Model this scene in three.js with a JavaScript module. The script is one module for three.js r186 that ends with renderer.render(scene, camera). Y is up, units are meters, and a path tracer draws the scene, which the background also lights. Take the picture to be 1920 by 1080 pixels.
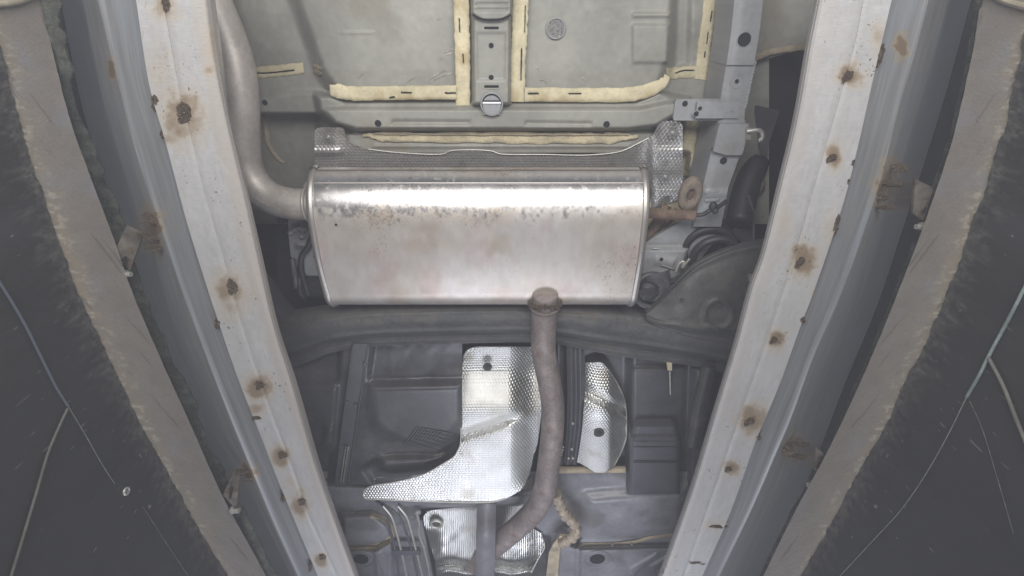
import * as THREE from 'three';
import { mergeGeometries } from 'three/addons/utils/BufferGeometryUtils.js';
import { RectAreaLightUniformsLib } from 'three/addons/lights/RectAreaLightUniformsLib.js';

// ------------------------------------------------------------------ camera, light, exposure
const scene = new THREE.Scene();
const CY = 0.9, PITCH = 60.5 * Math.PI / 180, F = 540 / Math.tan(Math.PI / 6);
const camera = new THREE.PerspectiveCamera(60, 16 / 9, 0.02, 60);
camera.position.set(0, CY, 0);
camera.up.set(0, 1, 0);
camera.lookAt(0, CY + Math.sin(PITCH), -Math.cos(PITCH));
const renderer = new THREE.WebGLRenderer({ antialias: true });
renderer.setSize(1024, 576);
renderer.toneMapping = THREE.LinearToneMapping;
renderer.toneMappingExposure = 1.08;
renderer.shadowMap.enabled = true;
scene.background = new THREE.Color().setRGB(0.16, 0.165, 0.175);
scene.fog = new THREE.FogExp2(new THREE.Color().setRGB(0.86, 0.88, 1.0), 0.085);
RectAreaLightUniformsLib.init();
const LAMPS = [ // position, aim, width, height, intensity, colour
  [[0.0, CY - 0.06, 0.44], [0, CY + 0.9, -0.42], 1.15, 0.42, 11, [1, 0.985, 0.97]],
  [[0.0, CY - 0.10, -1.5], [0, CY + 0.9, -1.45], 0.9, 0.4, 7.5, [0.86, 0.89, 1.0]],
];

// ------------------------------------------------------------------ helpers
const V = (x, y, z) => new THREE.Vector3(x, y, z);
const D = V(0, Math.sin(PITCH), -Math.cos(PITCH)), U = V(0, Math.cos(PITCH), Math.sin(PITCH));
const ray = (px, py) => V((px - 960) / F, 0, 0).add(D).addScaledVector(U, (540 - py) / F);
const P = (px, py, h) => { const r = ray(px, py); return r.multiplyScalar(h / r.y).setY(CY + h); };        // a point on the level plane h above the lens
const PX = (px, py, x) => { const r = ray(px, py); r.multiplyScalar(x / r.x); r.y += CY; return r; };       // a point on the upright plane at x
const perPx = (px, py, h) => h / ray(px, py).y / F;                                                          // metres that one pixel covers there
let seed = 7;
const rnd = () => { seed = (seed * 1664525 + 1013904223) >>> 0; return seed / 4294967296; };
const hash = (x, y) => { let n = Math.imul(x | 0, 374761393) + Math.imul(y | 0, 668265263) | 0; n = Math.imul(n ^ (n >>> 13), 1274126177); return ((n ^ (n >>> 16)) >>> 0) / 4294967296; };
const mod = (a, n) => ((a % n) + n) % n;
function noise(x, y, per = 0) {
  const xi = Math.floor(x), yi = Math.floor(y), fx = x - xi, fy = y - yi, sx = fx * fx * (3 - 2 * fx), sy = fy * fy * (3 - 2 * fy);
  const h = (a, b) => per ? hash(mod(a, per), mod(b, per)) : hash(a, b);
  return (h(xi, yi) * (1 - sx) + h(xi + 1, yi) * sx) * (1 - sy) + (h(xi, yi + 1) * (1 - sx) + h(xi + 1, yi + 1) * sx) * sy;
}
function fbm(x, y, oct = 4, per = 0) { let s = 0, a = 0.5, t = 0; for (let i = 0; i < oct; i++) { s += a * noise(x, y, per); t += a; x *= 2; y *= 2; per *= 2; a *= 0.5; } return s / t; }
const clamp = (x, a = 0, b = 1) => Math.min(b, Math.max(a, x));
const ss = (a, b, x) => { const t = clamp((x - a) / (b - a)); return t * t * (3 - 2 * t); };
const lerp = (a, b, t) => a + (b - a) * t;
const mix3 = (a, b, t) => [lerp(a[0], b[0], t), lerp(a[1], b[1], t), lerp(a[2], b[2], t)];
function curve(pts) { // value over key, smooth inside, straight outside; pts = [[key, value], ...]
  const n = pts.length, m = pts.map((p, i) => { const a = pts[Math.max(0, i - 1)], b = pts[Math.min(n - 1, i + 1)]; return (b[1] - a[1]) / (b[0] - a[0]); });
  return (k) => {
    if (k <= pts[0][0]) return pts[0][1] + m[0] * (k - pts[0][0]);
    if (k >= pts[n - 1][0]) return pts[n - 1][1] + m[n - 1] * (k - pts[n - 1][0]);
    let i = 0; while (k > pts[i + 1][0]) i++;
    const d = pts[i + 1][0] - pts[i][0], t = (k - pts[i][0]) / d, t2 = t * t, t3 = t2 * t;
    return (2 * t3 - 3 * t2 + 1) * pts[i][1] + (t3 - 2 * t2 + t) * d * m[i] + (-2 * t3 + 3 * t2) * pts[i + 1][1] + (t3 - t2) * d * m[i + 1];
  };
}
const lineXY = (pts) => curve(pts.map(([x, y]) => [y, x]));
function lin(pts) { return (k) => { if (k <= pts[0][0]) return pts[0][1]; for (let i = 0; i < pts.length - 1; i++) if (k <= pts[i + 1][0]) return lerp(pts[i][1], pts[i + 1][1], (k - pts[i][0]) / (pts[i + 1][0] - pts[i][0])); return pts[pts.length - 1][1]; }; }

// a surface through a grid of points; uv in metres over (x, z) unless given
function gridGeo(rows, { uv, flip = false } = {}) {
  const ny = rows.length, nx = rows[0].length, pos = [], uvs = [], idx = [];
  for (let i = 0; i < ny; i++) for (let j = 0; j < nx; j++) { const p = rows[i][j]; pos.push(p.x, p.y, p.z); const q = uv ? uv(i, j, p) : [p.x, p.z]; uvs.push(q[0], q[1]); }
  for (let i = 0; i < ny - 1; i++) for (let j = 0; j < nx - 1; j++) {
    const a = i * nx + j, b = a + 1, c = a + nx, d = c + 1;
    if (flip) idx.push(a, b, c, b, d, c); else idx.push(a, c, b, b, c, d);
  }
  const g = new THREE.BufferGeometry();
  g.setAttribute('position', new THREE.Float32BufferAttribute(pos, 3)); g.setAttribute('uv', new THREE.Float32BufferAttribute(uvs, 2)); g.setIndex(idx); g.computeVertexNormals();
  return g;
}
// the same with thickness along dir
function solid(rows, t, { uv, dir = V(0, 1, 0), flip = false } = {}) {
  const off = rows.map((r) => r.map((p) => p.clone().addScaledVector(dir, t)));
  const ny = rows.length, nx = rows[0].length, n = ny - 1, m = nx - 1;
  const parts = [gridGeo(rows, { uv, flip }), gridGeo(off, { uv, flip: !flip })];
  const side = (list, f) => parts.push(gridGeo([list.map((l) => l[0]), list.map((l) => l[1])], { flip: f }));
  side(rows[0].map((p, j) => [p, off[0][j]]), !flip); side(rows[n].map((p, j) => [p, off[n][j]]), flip);
  side(rows.map((r, i) => [r[0], off[i][0]]), flip); side(rows.map((r, i) => [r[m], off[i][m]]), !flip);
  return mergeGeometries(parts);
}
// rows = [[y, xLeft, xRight], ...]; h(px, py, u, v)
function rowSheet(rows, h, t, { nx = 12, ny = 24, smooth = false, uv } = {}) {
  const mk = smooth ? curve : lin, L = mk(rows.map((r) => [r[0], r[1]])), R = mk(rows.map((r) => [r[0], r[2]])), y0 = rows[0][0], y1 = rows[rows.length - 1][0], out = [];
  const H = typeof h === 'function' ? h : () => h;
  for (let i = 0; i <= ny; i++) { const y = lerp(y0, y1, i / ny), r = []; for (let j = 0; j <= nx; j++) { const x = lerp(L(y), R(y), j / nx); r.push(P(x, y, H(x, y, j / nx, i / ny))); } out.push(r); }
  return t ? solid(out, t, { uv }) : gridGeo(out, { uv });
}
// cols = [[x, yTop, yBottom], ...]
function colSheet(cols, h, t, { nx = 48, ny = 12, smooth = true, uv } = {}) {
  const mk = smooth ? curve : lin, T = mk(cols.map((c) => [c[0], c[1]])), B = mk(cols.map((c) => [c[0], c[2]])), x0 = cols[0][0], x1 = cols[cols.length - 1][0], out = [];
  const H = typeof h === 'function' ? h : () => h;
  for (let i = 0; i <= ny; i++) { const r = []; for (let j = 0; j <= nx; j++) { const x = lerp(x0, x1, j / nx), y = lerp(T(x), B(x), i / ny); r.push(P(x, y, H(x, y, j / nx, i / ny))); } out.push(r); }
  return t ? solid(out, t, { uv }) : gridGeo(out, { uv });
}
function sdPoly(p, x, y) {
  let d = Infinity, s = 1;
  for (let i = 0, j = p.length - 1; i < p.length; j = i++) {
    const ex = p[j][0] - p[i][0], ey = p[j][1] - p[i][1], wx = x - p[i][0], wy = y - p[i][1], t = clamp((wx * ex + wy * ey) / (ex * ex + ey * ey));
    const bx = wx - ex * t, by = wy - ey * t; d = Math.min(d, bx * bx + by * by);
    const c1 = y >= p[i][1], c2 = y < p[j][1], c3 = ex * wy > ey * wx;
    if ((c1 && c2 && c3) || (!c1 && !c2 && !c3)) s = -s;
  }
  return s * Math.sqrt(d);
}
// pressed sheet metal: features = [polygon, height, softness, kind?]; kind 'add' adds the height
function pressed(base, features) {
  const f = features.map(([poly, h, w, kind]) => { const xs = poly.map((p) => p[0]), ys = poly.map((p) => p[1]); return { poly, h, w, kind, b: [Math.min(...xs) - w, Math.max(...xs) + w, Math.min(...ys) - w, Math.max(...ys) + w] }; });
  return (x, y) => {
    let h = typeof base === 'function' ? base(x, y) : base;
    for (const q of f) { if (x < q.b[0] || x > q.b[1] || y < q.b[2] || y > q.b[3]) continue; const m = ss(q.w, -q.w, sdPoly(q.poly, x, y)); h = q.kind === 'add' ? h + q.h * m : lerp(h, q.h, m); }
    return h;
  };
}
// one pressed surface split into named regions that share their edges
function regions(x0, x1, y0, y1, step, hf, classify) {
  const nx = Math.round((x1 - x0) / step), ny = Math.round((y1 - y0) / step), rows = [];
  for (let i = 0; i <= ny; i++) { const r = []; for (let j = 0; j <= nx; j++) { const x = lerp(x0, x1, j / nx), y = lerp(y0, y1, i / ny); r.push(P(x, y, hf(x, y))); } rows.push(r); }
  const g = gridGeo(rows), idx = g.index.array, by = {};
  for (let i = 0; i < ny; i++) for (let j = 0; j < nx; j++) { const k = (i * nx + j) * 6, name = classify(lerp(x0, x1, (j + 0.5) / nx), lerp(y0, y1, (i + 0.5) / ny)); if (!name) continue; (by[name] ||= []).push(...idx.slice(k, k + 6)); }
  const out = {};
  for (const name in by) { // keep only the points in use
    const map = new Map(), pos = [], nor = [], uv = [], id = [];
    for (const v of by[name]) { if (!map.has(v)) { map.set(v, map.size); for (let c = 0; c < 3; c++) { pos.push(g.attributes.position.array[v * 3 + c]); nor.push(g.attributes.normal.array[v * 3 + c]); } uv.push(g.attributes.uv.array[v * 2], g.attributes.uv.array[v * 2 + 1]); } id.push(map.get(v)); }
    const q = new THREE.BufferGeometry();
    q.setAttribute('position', new THREE.Float32BufferAttribute(pos, 3)); q.setAttribute('normal', new THREE.Float32BufferAttribute(nor, 3)); q.setAttribute('uv', new THREE.Float32BufferAttribute(uv, 2)); q.setIndex(id); out[name] = q;
  }
  return out;
}
// round bar through points, radius r or r(t)
function tube(pts, r, { seg = 0, radial = 12, cap = true, squash } = {}) {
  const c = new THREE.CatmullRomCurve3(pts, false, 'centripetal'), n = seg || Math.max(4, pts.length * 6), fr = c.computeFrenetFrames(n, false), L = c.getLength(), rows = [], R = typeof r === 'function' ? r : () => r;
  for (let i = 0; i <= n; i++) { const q = c.getPointAt(i / n), row = []; for (let j = 0; j <= radial; j++) { const a = j / radial * Math.PI * 2, s = R(i / n, a); row.push(q.clone().addScaledVector(fr.normals[i], Math.cos(a) * s).addScaledVector(fr.binormals[i], Math.sin(a) * s)); } rows.push(row); }
  if (cap) { rows.unshift(rows[0].map(() => c.getPointAt(0))); rows.push(rows[0].map(() => c.getPointAt(1))); }
  return gridGeo(rows, { flip: true, uv: (i, j) => [i / rows.length * L, j / radial * 2 * Math.PI * R(0.5, 0)] });
}
// flat bead laid along a pixel path on a surface h(px, py)
function ribbon(path, width, h, { thick = 0.003, n = 40, jag = 1.2, lift = 0.0005, wob = 0 } = {}) {
  const pts = path.map(([x, y]) => V(x, y, 0)), c = new THREE.CatmullRomCurve3(pts, false, 'centripetal', 0.5), rows = [], s0 = rnd() * 100, H = typeof h === 'function' ? h : () => h;
  const W = typeof width === 'function' ? width : () => width, prof = [[-1, -0.0015], [-0.93, 0.7], [-0.5, 0.85], [0, 1], [0.5, 0.9], [0.93, 0.7], [1, -0.0015]];
  for (let i = 0; i <= n; i++) {
    const t = i / n, q = c.getPoint(t), d = c.getTangent(t), nx = -d.y, ny = d.x, end = Math.min(1, Math.min(t, 1 - t) * n);
    const wl = W(t) / 2 + (fbm(s0 + t * n * 0.5, 3.3, 3) - 0.5) * 2 * jag, wr = W(t) / 2 + (fbm(s0 + t * n * 0.5, 8.7, 3) - 0.5) * 2 * jag;
    rows.push(prof.map(([u, k], m) => { const w = u < 0 ? wl : wr, x = q.x + nx * u * w, y = q.y + ny * u * w, e = 0.55 + 0.45 * end, g = k > 0 ? k * e * (0.8 + 0.4 * noise(s0 + i * 0.7, m * 1.3)) : k; return P(x, y, H(x, y) - (k > 0 ? lift + thick * g : -0.002)); }));
  }
  const g = gridGeo(rows); fixDown(g); return g;
}
function fixDown(g) { // make the faces look down at the lens
  const n = g.attributes.normal; let s = 0; for (let i = 0; i < n.count; i++) s += n.getY(i);
  if (s > 0) { const a = g.index.array; for (let i = 0; i < a.length; i += 3) { const t = a[i + 1]; a[i + 1] = a[i + 2]; a[i + 2] = t; } g.computeVertexNormals(); }
}
function place(g, p, rx = 0, ry = 0, rz = 0) { g.rotateX(rx); g.rotateY(ry); g.rotateZ(rz); g.translate(p.x, p.y, p.z); return g; }
const merge = (...l) => mergeGeometries(l.map((g) => { const q = g.index ? g.toNonIndexed() : g; for (const k of Object.keys(q.attributes)) if (!['position', 'normal', 'uv'].includes(k)) q.deleteAttribute(k); return q; }));
function hexBolt(p, r, washer = 1.7) { return merge(place(new THREE.CylinderGeometry(r * washer, r * washer * 1.05, r * 0.25, 20), V(p.x, p.y - r * 0.12, p.z)), place(new THREE.CylinderGeometry(r, r * 0.95, r * 0.8, 6), V(p.x, p.y - r * 0.6, p.z), 0, 0.3), place(new THREE.CylinderGeometry(r * 0.5, r * 0.45, r * 0.5, 12), V(p.x, p.y - r * 1.15, p.z))); }
function lump(p, rx, ry, rz, amp = 0.35, s = rnd() * 50, detail = 3) {
  const g = new THREE.SphereGeometry(1, 26, 18), a = g.attributes.position;
  for (let i = 0; i < a.count; i++) { const x = a.getX(i), y = a.getY(i), z = a.getZ(i), k = 1 + amp * (fbm(s + x * detail, s + z * detail + y * 2.1, 3) - 0.5) * 2; a.setXYZ(i, x * rx * k, y * ry * k, z * rz * k); }
  g.computeVertexNormals(); return place(g, p);
}

// ------------------------------------------------------------------ textures and materials
function tex(w, h, fn, { srgb = true, size = 1, repeat = true } = {}) {
  const d = new Uint8Array(w * h * 4);
  for (let y = 0; y < h; y++) for (let x = 0; x < w; x++) { const c = fn((x + 0.5) / w, (y + 0.5) / h), o = (y * w + x) * 4; d[o] = clamp(c[0]) * 255; d[o + 1] = clamp(c[1]) * 255; d[o + 2] = clamp(c[2]) * 255; d[o + 3] = 255; }
  const t = new THREE.DataTexture(d, w, h); t.magFilter = THREE.LinearFilter; t.minFilter = THREE.LinearMipmapLinearFilter; t.generateMipmaps = true;
  if (srgb) t.colorSpace = THREE.SRGBColorSpace;
  t.wrapS = t.wrapT = repeat ? THREE.RepeatWrapping : THREE.ClampToEdgeWrapping; t.repeat.set(1 / size, 1 / size); t.needsUpdate = true; return t;
}
const g1 = (v) => [v, v, v], rgb = (r, g, b) => [r / 255, g / 255, b / 255];
// tone over a base colour: blotches, grain, specks
const toned = (base, { size = 0.5, amp = 0.12, grain = 0.05, speck = 0, speckCol = [0.2, 0.15, 0.1], tint, tintAt = 0.6, stretch = 1, n = 512 } = {}) => tex(n, n, (u, v) => {
  const a = fbm(u * 8, v * 8 * stretch, 5, 8), b = fbm(u * 64 + 9, v * 64, 3, 64); let c = base.map((x) => x * (1 + (a - 0.5) * 2 * amp + (b - 0.5) * 2 * grain));
  if (tint) c = mix3(c, tint, ss(tintAt, tintAt + 0.22, fbm(u * 6 + 31, v * 6 + 17, 5, 6)) * 0.7);
  if (speck) c = mix3(c, speckCol, ss(1 - speck, 1 - speck * 0.5, noise(u * 110, v * 110, 110) * 0.75 + 0.25 * fbm(u * 10, v * 10, 3, 10)) * 0.8);
  return c;
}, { size });
const roughTex = (lo, hi, { size = 0.4, f = 24, n = 512 } = {}) => tex(n, n, (u, v) => g1(lerp(lo, hi, clamp((fbm(u * f, v * f, 5, f) - 0.25) * 2))), { srgb: false, size });
const grainBump = tex(512, 512, (u, v) => g1(fbm(u * 40, v * 40, 4, 40)), { srgb: false, size: 0.3 });
const gb = (um, vm) => { const t = grainBump.clone(); t.repeat.set(um / 0.3, vm / 0.3); t.needsUpdate = true; return t; };
const mats = {};
const M = (name, o) => mats[name] = new THREE.MeshPhysicalMaterial({ side: THREE.DoubleSide, ...o, name });
M('panel', { map: toned(rgb(150, 149, 140), { size: 0.7, amp: 0.13, grain: 0.05, tint: rgb(136, 130, 116), tintAt: 0.5, speck: 0.09, speckCol: rgb(176, 168, 150) }), roughness: 0.5, bumpMap: grainBump, bumpScale: 0.0004 });
M('scuffed', { map: toned(rgb(168, 164, 152), { size: 0.05, amp: 0.2, grain: 0.15 }), roughness: 0.8 });
M('panelCool', { map: toned(rgb(140, 140, 144), { size: 0.5, amp: 0.16, grain: 0.06, tint: rgb(112, 110, 108), tintAt: 0.5, speck: 0.06, speckCol: rgb(96, 92, 84) }), roughness: 0.32, bumpMap: grainBump, bumpScale: 0.0003 });
M('frame', { map: toned(rgb(152, 153, 154), { size: 0.4, amp: 0.08, grain: 0.04, tint: rgb(130, 126, 116), tintAt: 0.6 }), roughness: 0.45 });
M('sealant', { map: toned(rgb(206, 195, 162), { size: 0.25, amp: 0.12, grain: 0.06, tint: rgb(176, 156, 118), tintAt: 0.55, speck: 0.12, speckCol: rgb(120, 100, 72) }), roughness: 0.8, bumpMap: grainBump, bumpScale: 0.001 });
M('sealantDirty', { map: toned(rgb(196, 184, 154), { size: 0.2, amp: 0.16, grain: 0.08, tint: rgb(146, 138, 122), tintAt: 0.42, speck: 0.12, speckCol: rgb(120, 104, 80) }), roughness: 0.85, bumpMap: grainBump, bumpScale: 0.0015 });
M('sealantGrey', { map: toned(rgb(178, 165, 140), { size: 0.2, amp: 0.14, grain: 0.06, tint: rgb(140, 130, 112), tintAt: 0.5 }), roughness: 0.8 });
const muffDust = (u, v) => { // dust film: none on the rear corner (v 0.08 to 0.22), thick on the flat belly
  const n = (fbm(u * 90, v * 60, 3) - 0.5) * 0.085 + (fbm(u * 22, v * 12 + 3, 3) - 0.5) * 0.05 + (fbm(u * 3 + 2, 5.5, 2) - 0.5) * 0.06;
  return clamp(ss(0.172, 0.232, v + n) + ss(0.1, 0.06, v) * 0.6 + ss(0.62, 0.74, fbm(u * 70 + 9, v * 45, 3) * 0.7 + 0.3 * fbm(u * 6, v * 5 + 2, 3)) * 0.5);
};
const muffORM = tex(1024, 512, (u, v) => { const d = muffDust(u, v), a = fbm(u * 30, v * 20, 4); return [1, lerp(0.27, 0.46, d) + 0.1 * (a - 0.5), lerp(0.95, 0.62, d)]; }, { srgb: false, repeat: false });
M('muffler', { map: tex(1024, 512, (u, v) => { // v runs round the shell, u along it
  const a = fbm(u * 7, v * 6, 5), b = fbm(u * 60, v * 30, 3), d = muffDust(u, v); let c = mix3(rgb(222, 219, 217), rgb(208, 199, 188), (0.45 + 0.55 * ss(0.3, 0.75, a)) * d);
  c = mix3(c, rgb(186, 168, 148), ss(0.5, 0.8, fbm(u * 9 + 3, v * 9 + 1, 6)) * 0.5 * d);
  c = mix3(c, rgb(198, 170, 164), ss(0.5, 0.8, fbm(u * 12 + 13, v * 8 + 5, 5)) * 0.3 * d);
  c = mix3(c, rgb(132, 112, 92), ss(0.7, 0.8, noise(u * 230, v * 190) * 0.55 + 0.45 * fbm(u * 5 + 40, v * 5, 3)) * 0.32);
  return c.map((x) => x * (0.96 + 0.08 * b));
}, { repeat: false }), metalness: 1, metalnessMap: muffORM, roughness: 1, roughnessMap: muffORM });
M('mufflerRim', { color: new THREE.Color().setRGB(0.5, 0.47, 0.44), metalness: 0.8, roughness: 0.45 });
M('tailpipe', { map: toned(rgb(196, 188, 180), { size: 0.3, amp: 0.14, grain: 0.05, tint: rgb(168, 150, 136), tintAt: 0.52, speck: 0.05, speckCol: rgb(120, 104, 90) }), metalness: 0.35, roughness: 0.5 });
M('collarSteel', { map: toned(rgb(184, 170, 158), { size: 0.1, amp: 0.12, grain: 0.08, tint: rgb(128, 112, 104), tintAt: 0.5 }), metalness: 0.3, roughness: 0.55, bumpMap: grainBump, bumpScale: 0.001 });
M('bracketSteel', { map: toned(rgb(116, 110, 100), { size: 0.08, amp: 0.2, grain: 0.1, tint: rgb(96, 78, 58), tintAt: 0.5 }), metalness: 0.3, roughness: 0.55 });
M('greyPaint', { map: toned(rgb(122, 120, 124), { size: 0.3, amp: 0.1, grain: 0.05 }), roughness: 0.5 });
M('pipe', { map: toned(rgb(146, 135, 131), { size: 0.22, amp: 0.18, grain: 0.1, tint: rgb(124, 104, 98), tintAt: 0.55, speck: 0.1, speckCol: rgb(178, 160, 156) }), metalness: 0.25, roughness: 0.62, bumpMap: grainBump, bumpScale: 0.0012 });
// embossed aluminium: staggered dimples 7 mm apart; the other one fluted 5.5 mm apart
const dimple = tex(512, 512, (u, v) => { let best = 0; const nx = 8, ny = 10, X = u * nx, Y = v * ny; for (let j = -1; j <= 1; j++) for (let i = -1; i <= 1; i++) { const yi = Math.floor(Y) + j, sh = mod(yi, 2) * 0.5, xi = Math.floor(X - sh) + i, dx = X - (xi + sh + 0.5), dy = (Y - (yi + 0.5)) * 0.87; best = Math.max(best, 1 - ss(0.12, 0.52, Math.hypot(dx, dy))); } return g1(best); }, { srgb: false, size: 0.062 });
const flute = tex(256, 64, (u) => g1(0.5 + 0.5 * Math.cos(u * 8 * 2 * Math.PI)), { srgb: false, size: 0.046 });
const shieldMap = toned(rgb(226, 226, 222), { size: 0.35, amp: 0.06, grain: 0.03, tint: rgb(196, 190, 178), tintAt: 0.55 });
M('shield', { map: shieldMap, metalness: 0.9, roughness: 0.36, bumpMap: dimple, bumpScale: 0.0009 });
M('shieldSoft', { map: toned(rgb(214, 213, 210), { size: 0.3, amp: 0.08, grain: 0.05, tint: rgb(160, 154, 146), tintAt: 0.5 }), metalness: 0.8, roughness: 0.44, bumpMap: dimple, bumpScale: 0.0005 });
M('shieldFluted', { map: shieldMap, metalness: 0.95, roughness: 0.3, bumpMap: flute, bumpScale: 0.0014 });
M('plastic', { map: toned(rgb(78, 78, 81), { size: 0.4, amp: 0.2, grain: 0.06, tint: rgb(100, 98, 94), tintAt: 0.55, speck: 0.05, speckCol: rgb(140, 136, 130) }), roughness: 0.36 });
M('plasticCool', { map: toned(rgb(86, 86, 91), { size: 0.4, amp: 0.1, grain: 0.05 }), roughness: 0.48 });
M('axle', { map: toned(rgb(82, 82, 80), { size: 0.35, amp: 0.18, grain: 0.08, tint: rgb(102, 98, 90), tintAt: 0.52, speck: 0.05, speckCol: rgb(160, 150, 138) }), roughness: 0.55, bumpMap: grainBump, bumpScale: 0.001 });
M('rubber', { color: new THREE.Color().setRGB(0.03, 0.03, 0.03), roughness: 0.5 });
M('liner', { color: new THREE.Color().setRGB(0.045, 0.045, 0.046), roughness: 0.85 });
M('dark', { color: new THREE.Color().setRGB(0.012, 0.012, 0.012), roughness: 0.9 });
M('steel', { color: new THREE.Color().setRGB(0.5, 0.5, 0.49), metalness: 0.85, roughness: 0.4 });
M('zinc', { map: toned(rgb(196, 194, 186), { size: 0.1, amp: 0.1, grain: 0.06 }), metalness: 0.6, roughness: 0.45 });
M('rusty', { map: toned(rgb(116, 97, 82), { size: 0.15, amp: 0.22, grain: 0.15, tint: rgb(92, 72, 58), tintAt: 0.5 }), roughness: 0.75, bumpMap: grainBump, bumpScale: 0.001 });
M('rustyHanger', { map: toned(rgb(128, 116, 104), { size: 0.15, amp: 0.2, grain: 0.1, tint: rgb(100, 88, 76), tintAt: 0.5 }), roughness: 0.75 });
M('weld', { map: toned(rgb(142, 128, 112), { size: 0.05, amp: 0.3, grain: 0.2, tint: rgb(96, 84, 72), tintAt: 0.5 }), metalness: 0.7, roughness: 0.34, bumpMap: grainBump, bumpScale: 0.002 });
M('foam', { map: toned(rgb(70, 72, 65), { size: 0.12, amp: 0.3, grain: 0.2, tint: rgb(100, 100, 90), tintAt: 0.62 }), roughness: 0.95, bumpMap: grainBump, bumpScale: 0.003 });
M('tape', { map: toned(rgb(172, 160, 142), { size: 0.1, amp: 0.2, grain: 0.12, tint: rgb(128, 114, 96), tintAt: 0.5 }), roughness: 0.85 });
M('blueCable', { color: new THREE.Color().setRGB(0.085, 0.095, 0.12), roughness: 0.45 });
M('greenCable', { map: toned(rgb(112, 124, 120), { size: 0.1, amp: 0.2, grain: 0.15 }), roughness: 0.6 });
M('conduit', { map: toned(rgb(92, 90, 83), { size: 0.1, amp: 0.16, grain: 0.1 }), roughness: 0.7 });
M('paleLine', { map: toned(rgb(108, 108, 104), { size: 0.06, amp: 0.3, grain: 0.2, tint: rgb(100, 100, 96), tintAt: 0.5 }), roughness: 0.8 });
M('pitFloor', { map: toned(rgb(120, 116, 110), { size: 1.2, amp: 0.2, grain: 0.08 }), roughness: 0.85 });
M('hose', { map: toned(rgb(168, 160, 140), { size: 0.1, amp: 0.15, grain: 0.05 }), roughness: 0.4 });

// ------------------------------------------------------------------ objects
const used = {};
const numbered = (n) => { const k = used[n] = (used[n] ?? -1) + 1; return k ? `${n}_${String(k).padStart(3, '0')}` : n; };
const origin = new Map();
function thing(name, label, category, p = V(0, 0, 0), group) {
  const o = new THREE.Group(); o.name = numbered(name); o.position.copy(p); o.userData = { label, category }; if (group) o.userData.group = group; scene.add(o); origin.set(o, p); return o;
}
function add(name, geo, mat, parent, label) { // geometry in world coordinates, kept relative to its thing
  const o = origin.get(parent); geo = geo.clone(); if (o) geo.translate(-o.x, -o.y, -o.z);
  const m = new THREE.Mesh(geo, typeof mat === 'string' ? mats[mat] : mat); m.name = name; m.castShadow = m.receiveShadow = true; if (label) m.userData.label = label;
  parent.add(m); origin.set(m, o); return m;
}
function structure(name, geo, mat, label) { const m = new THREE.Mesh(geo, mats[mat]); m.name = numbered(name); m.userData = { kind: 'structure' }; m.castShadow = m.receiveShadow = true; scene.add(m); return m; }

// ---- setting: pit floor and end walls
structure('pit_floor', place(new THREE.BoxGeometry(1.7, 0.1, 6.2), V(0, -0.05, -1.1)), 'pitFloor');
structure('pit_end_wall', place(new THREE.BoxGeometry(1.7, 1.62, 0.15), V(0, 0.81, 2.0)), 'pitFloor');
structure('pit_far_wall', place(new THREE.BoxGeometry(1.7, 1.62, 0.15), V(0, 0.81, -4.2)), 'pitFloor');

// ---- lamps of the pit (behind and below the lens)
LAMPS.forEach(([p, aim, w, h, power, col], i) => {
  const at = V(...p), to = V(...aim), l = new THREE.RectAreaLight(new THREE.Color().setRGB(...col), power, w, h);
  const o = thing('pit_lamp', i ? 'shorter strip lamp on the pit floor side further under the car' : 'long strip lamp behind the viewpoint in the pit', 'lamp', at);
  o.lookAt(to); o.rotateY(0);
  const b = new THREE.Mesh(new THREE.BoxGeometry(w + 0.06, h + 0.05, 0.05), mats.zinc); b.name = 'housing'; b.position.z = -0.032; o.add(b);
  const face = new THREE.Mesh(new THREE.PlaneGeometry(w, h), new THREE.MeshStandardMaterial({ color: 0x222222, emissive: new THREE.Color().setRGB(...col), emissiveIntensity: 1.0 })); face.name = 'diffuser'; face.position.z = -0.004; o.add(face);
  l.position.copy(at); l.lookAt(to); scene.add(l);
});

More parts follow.
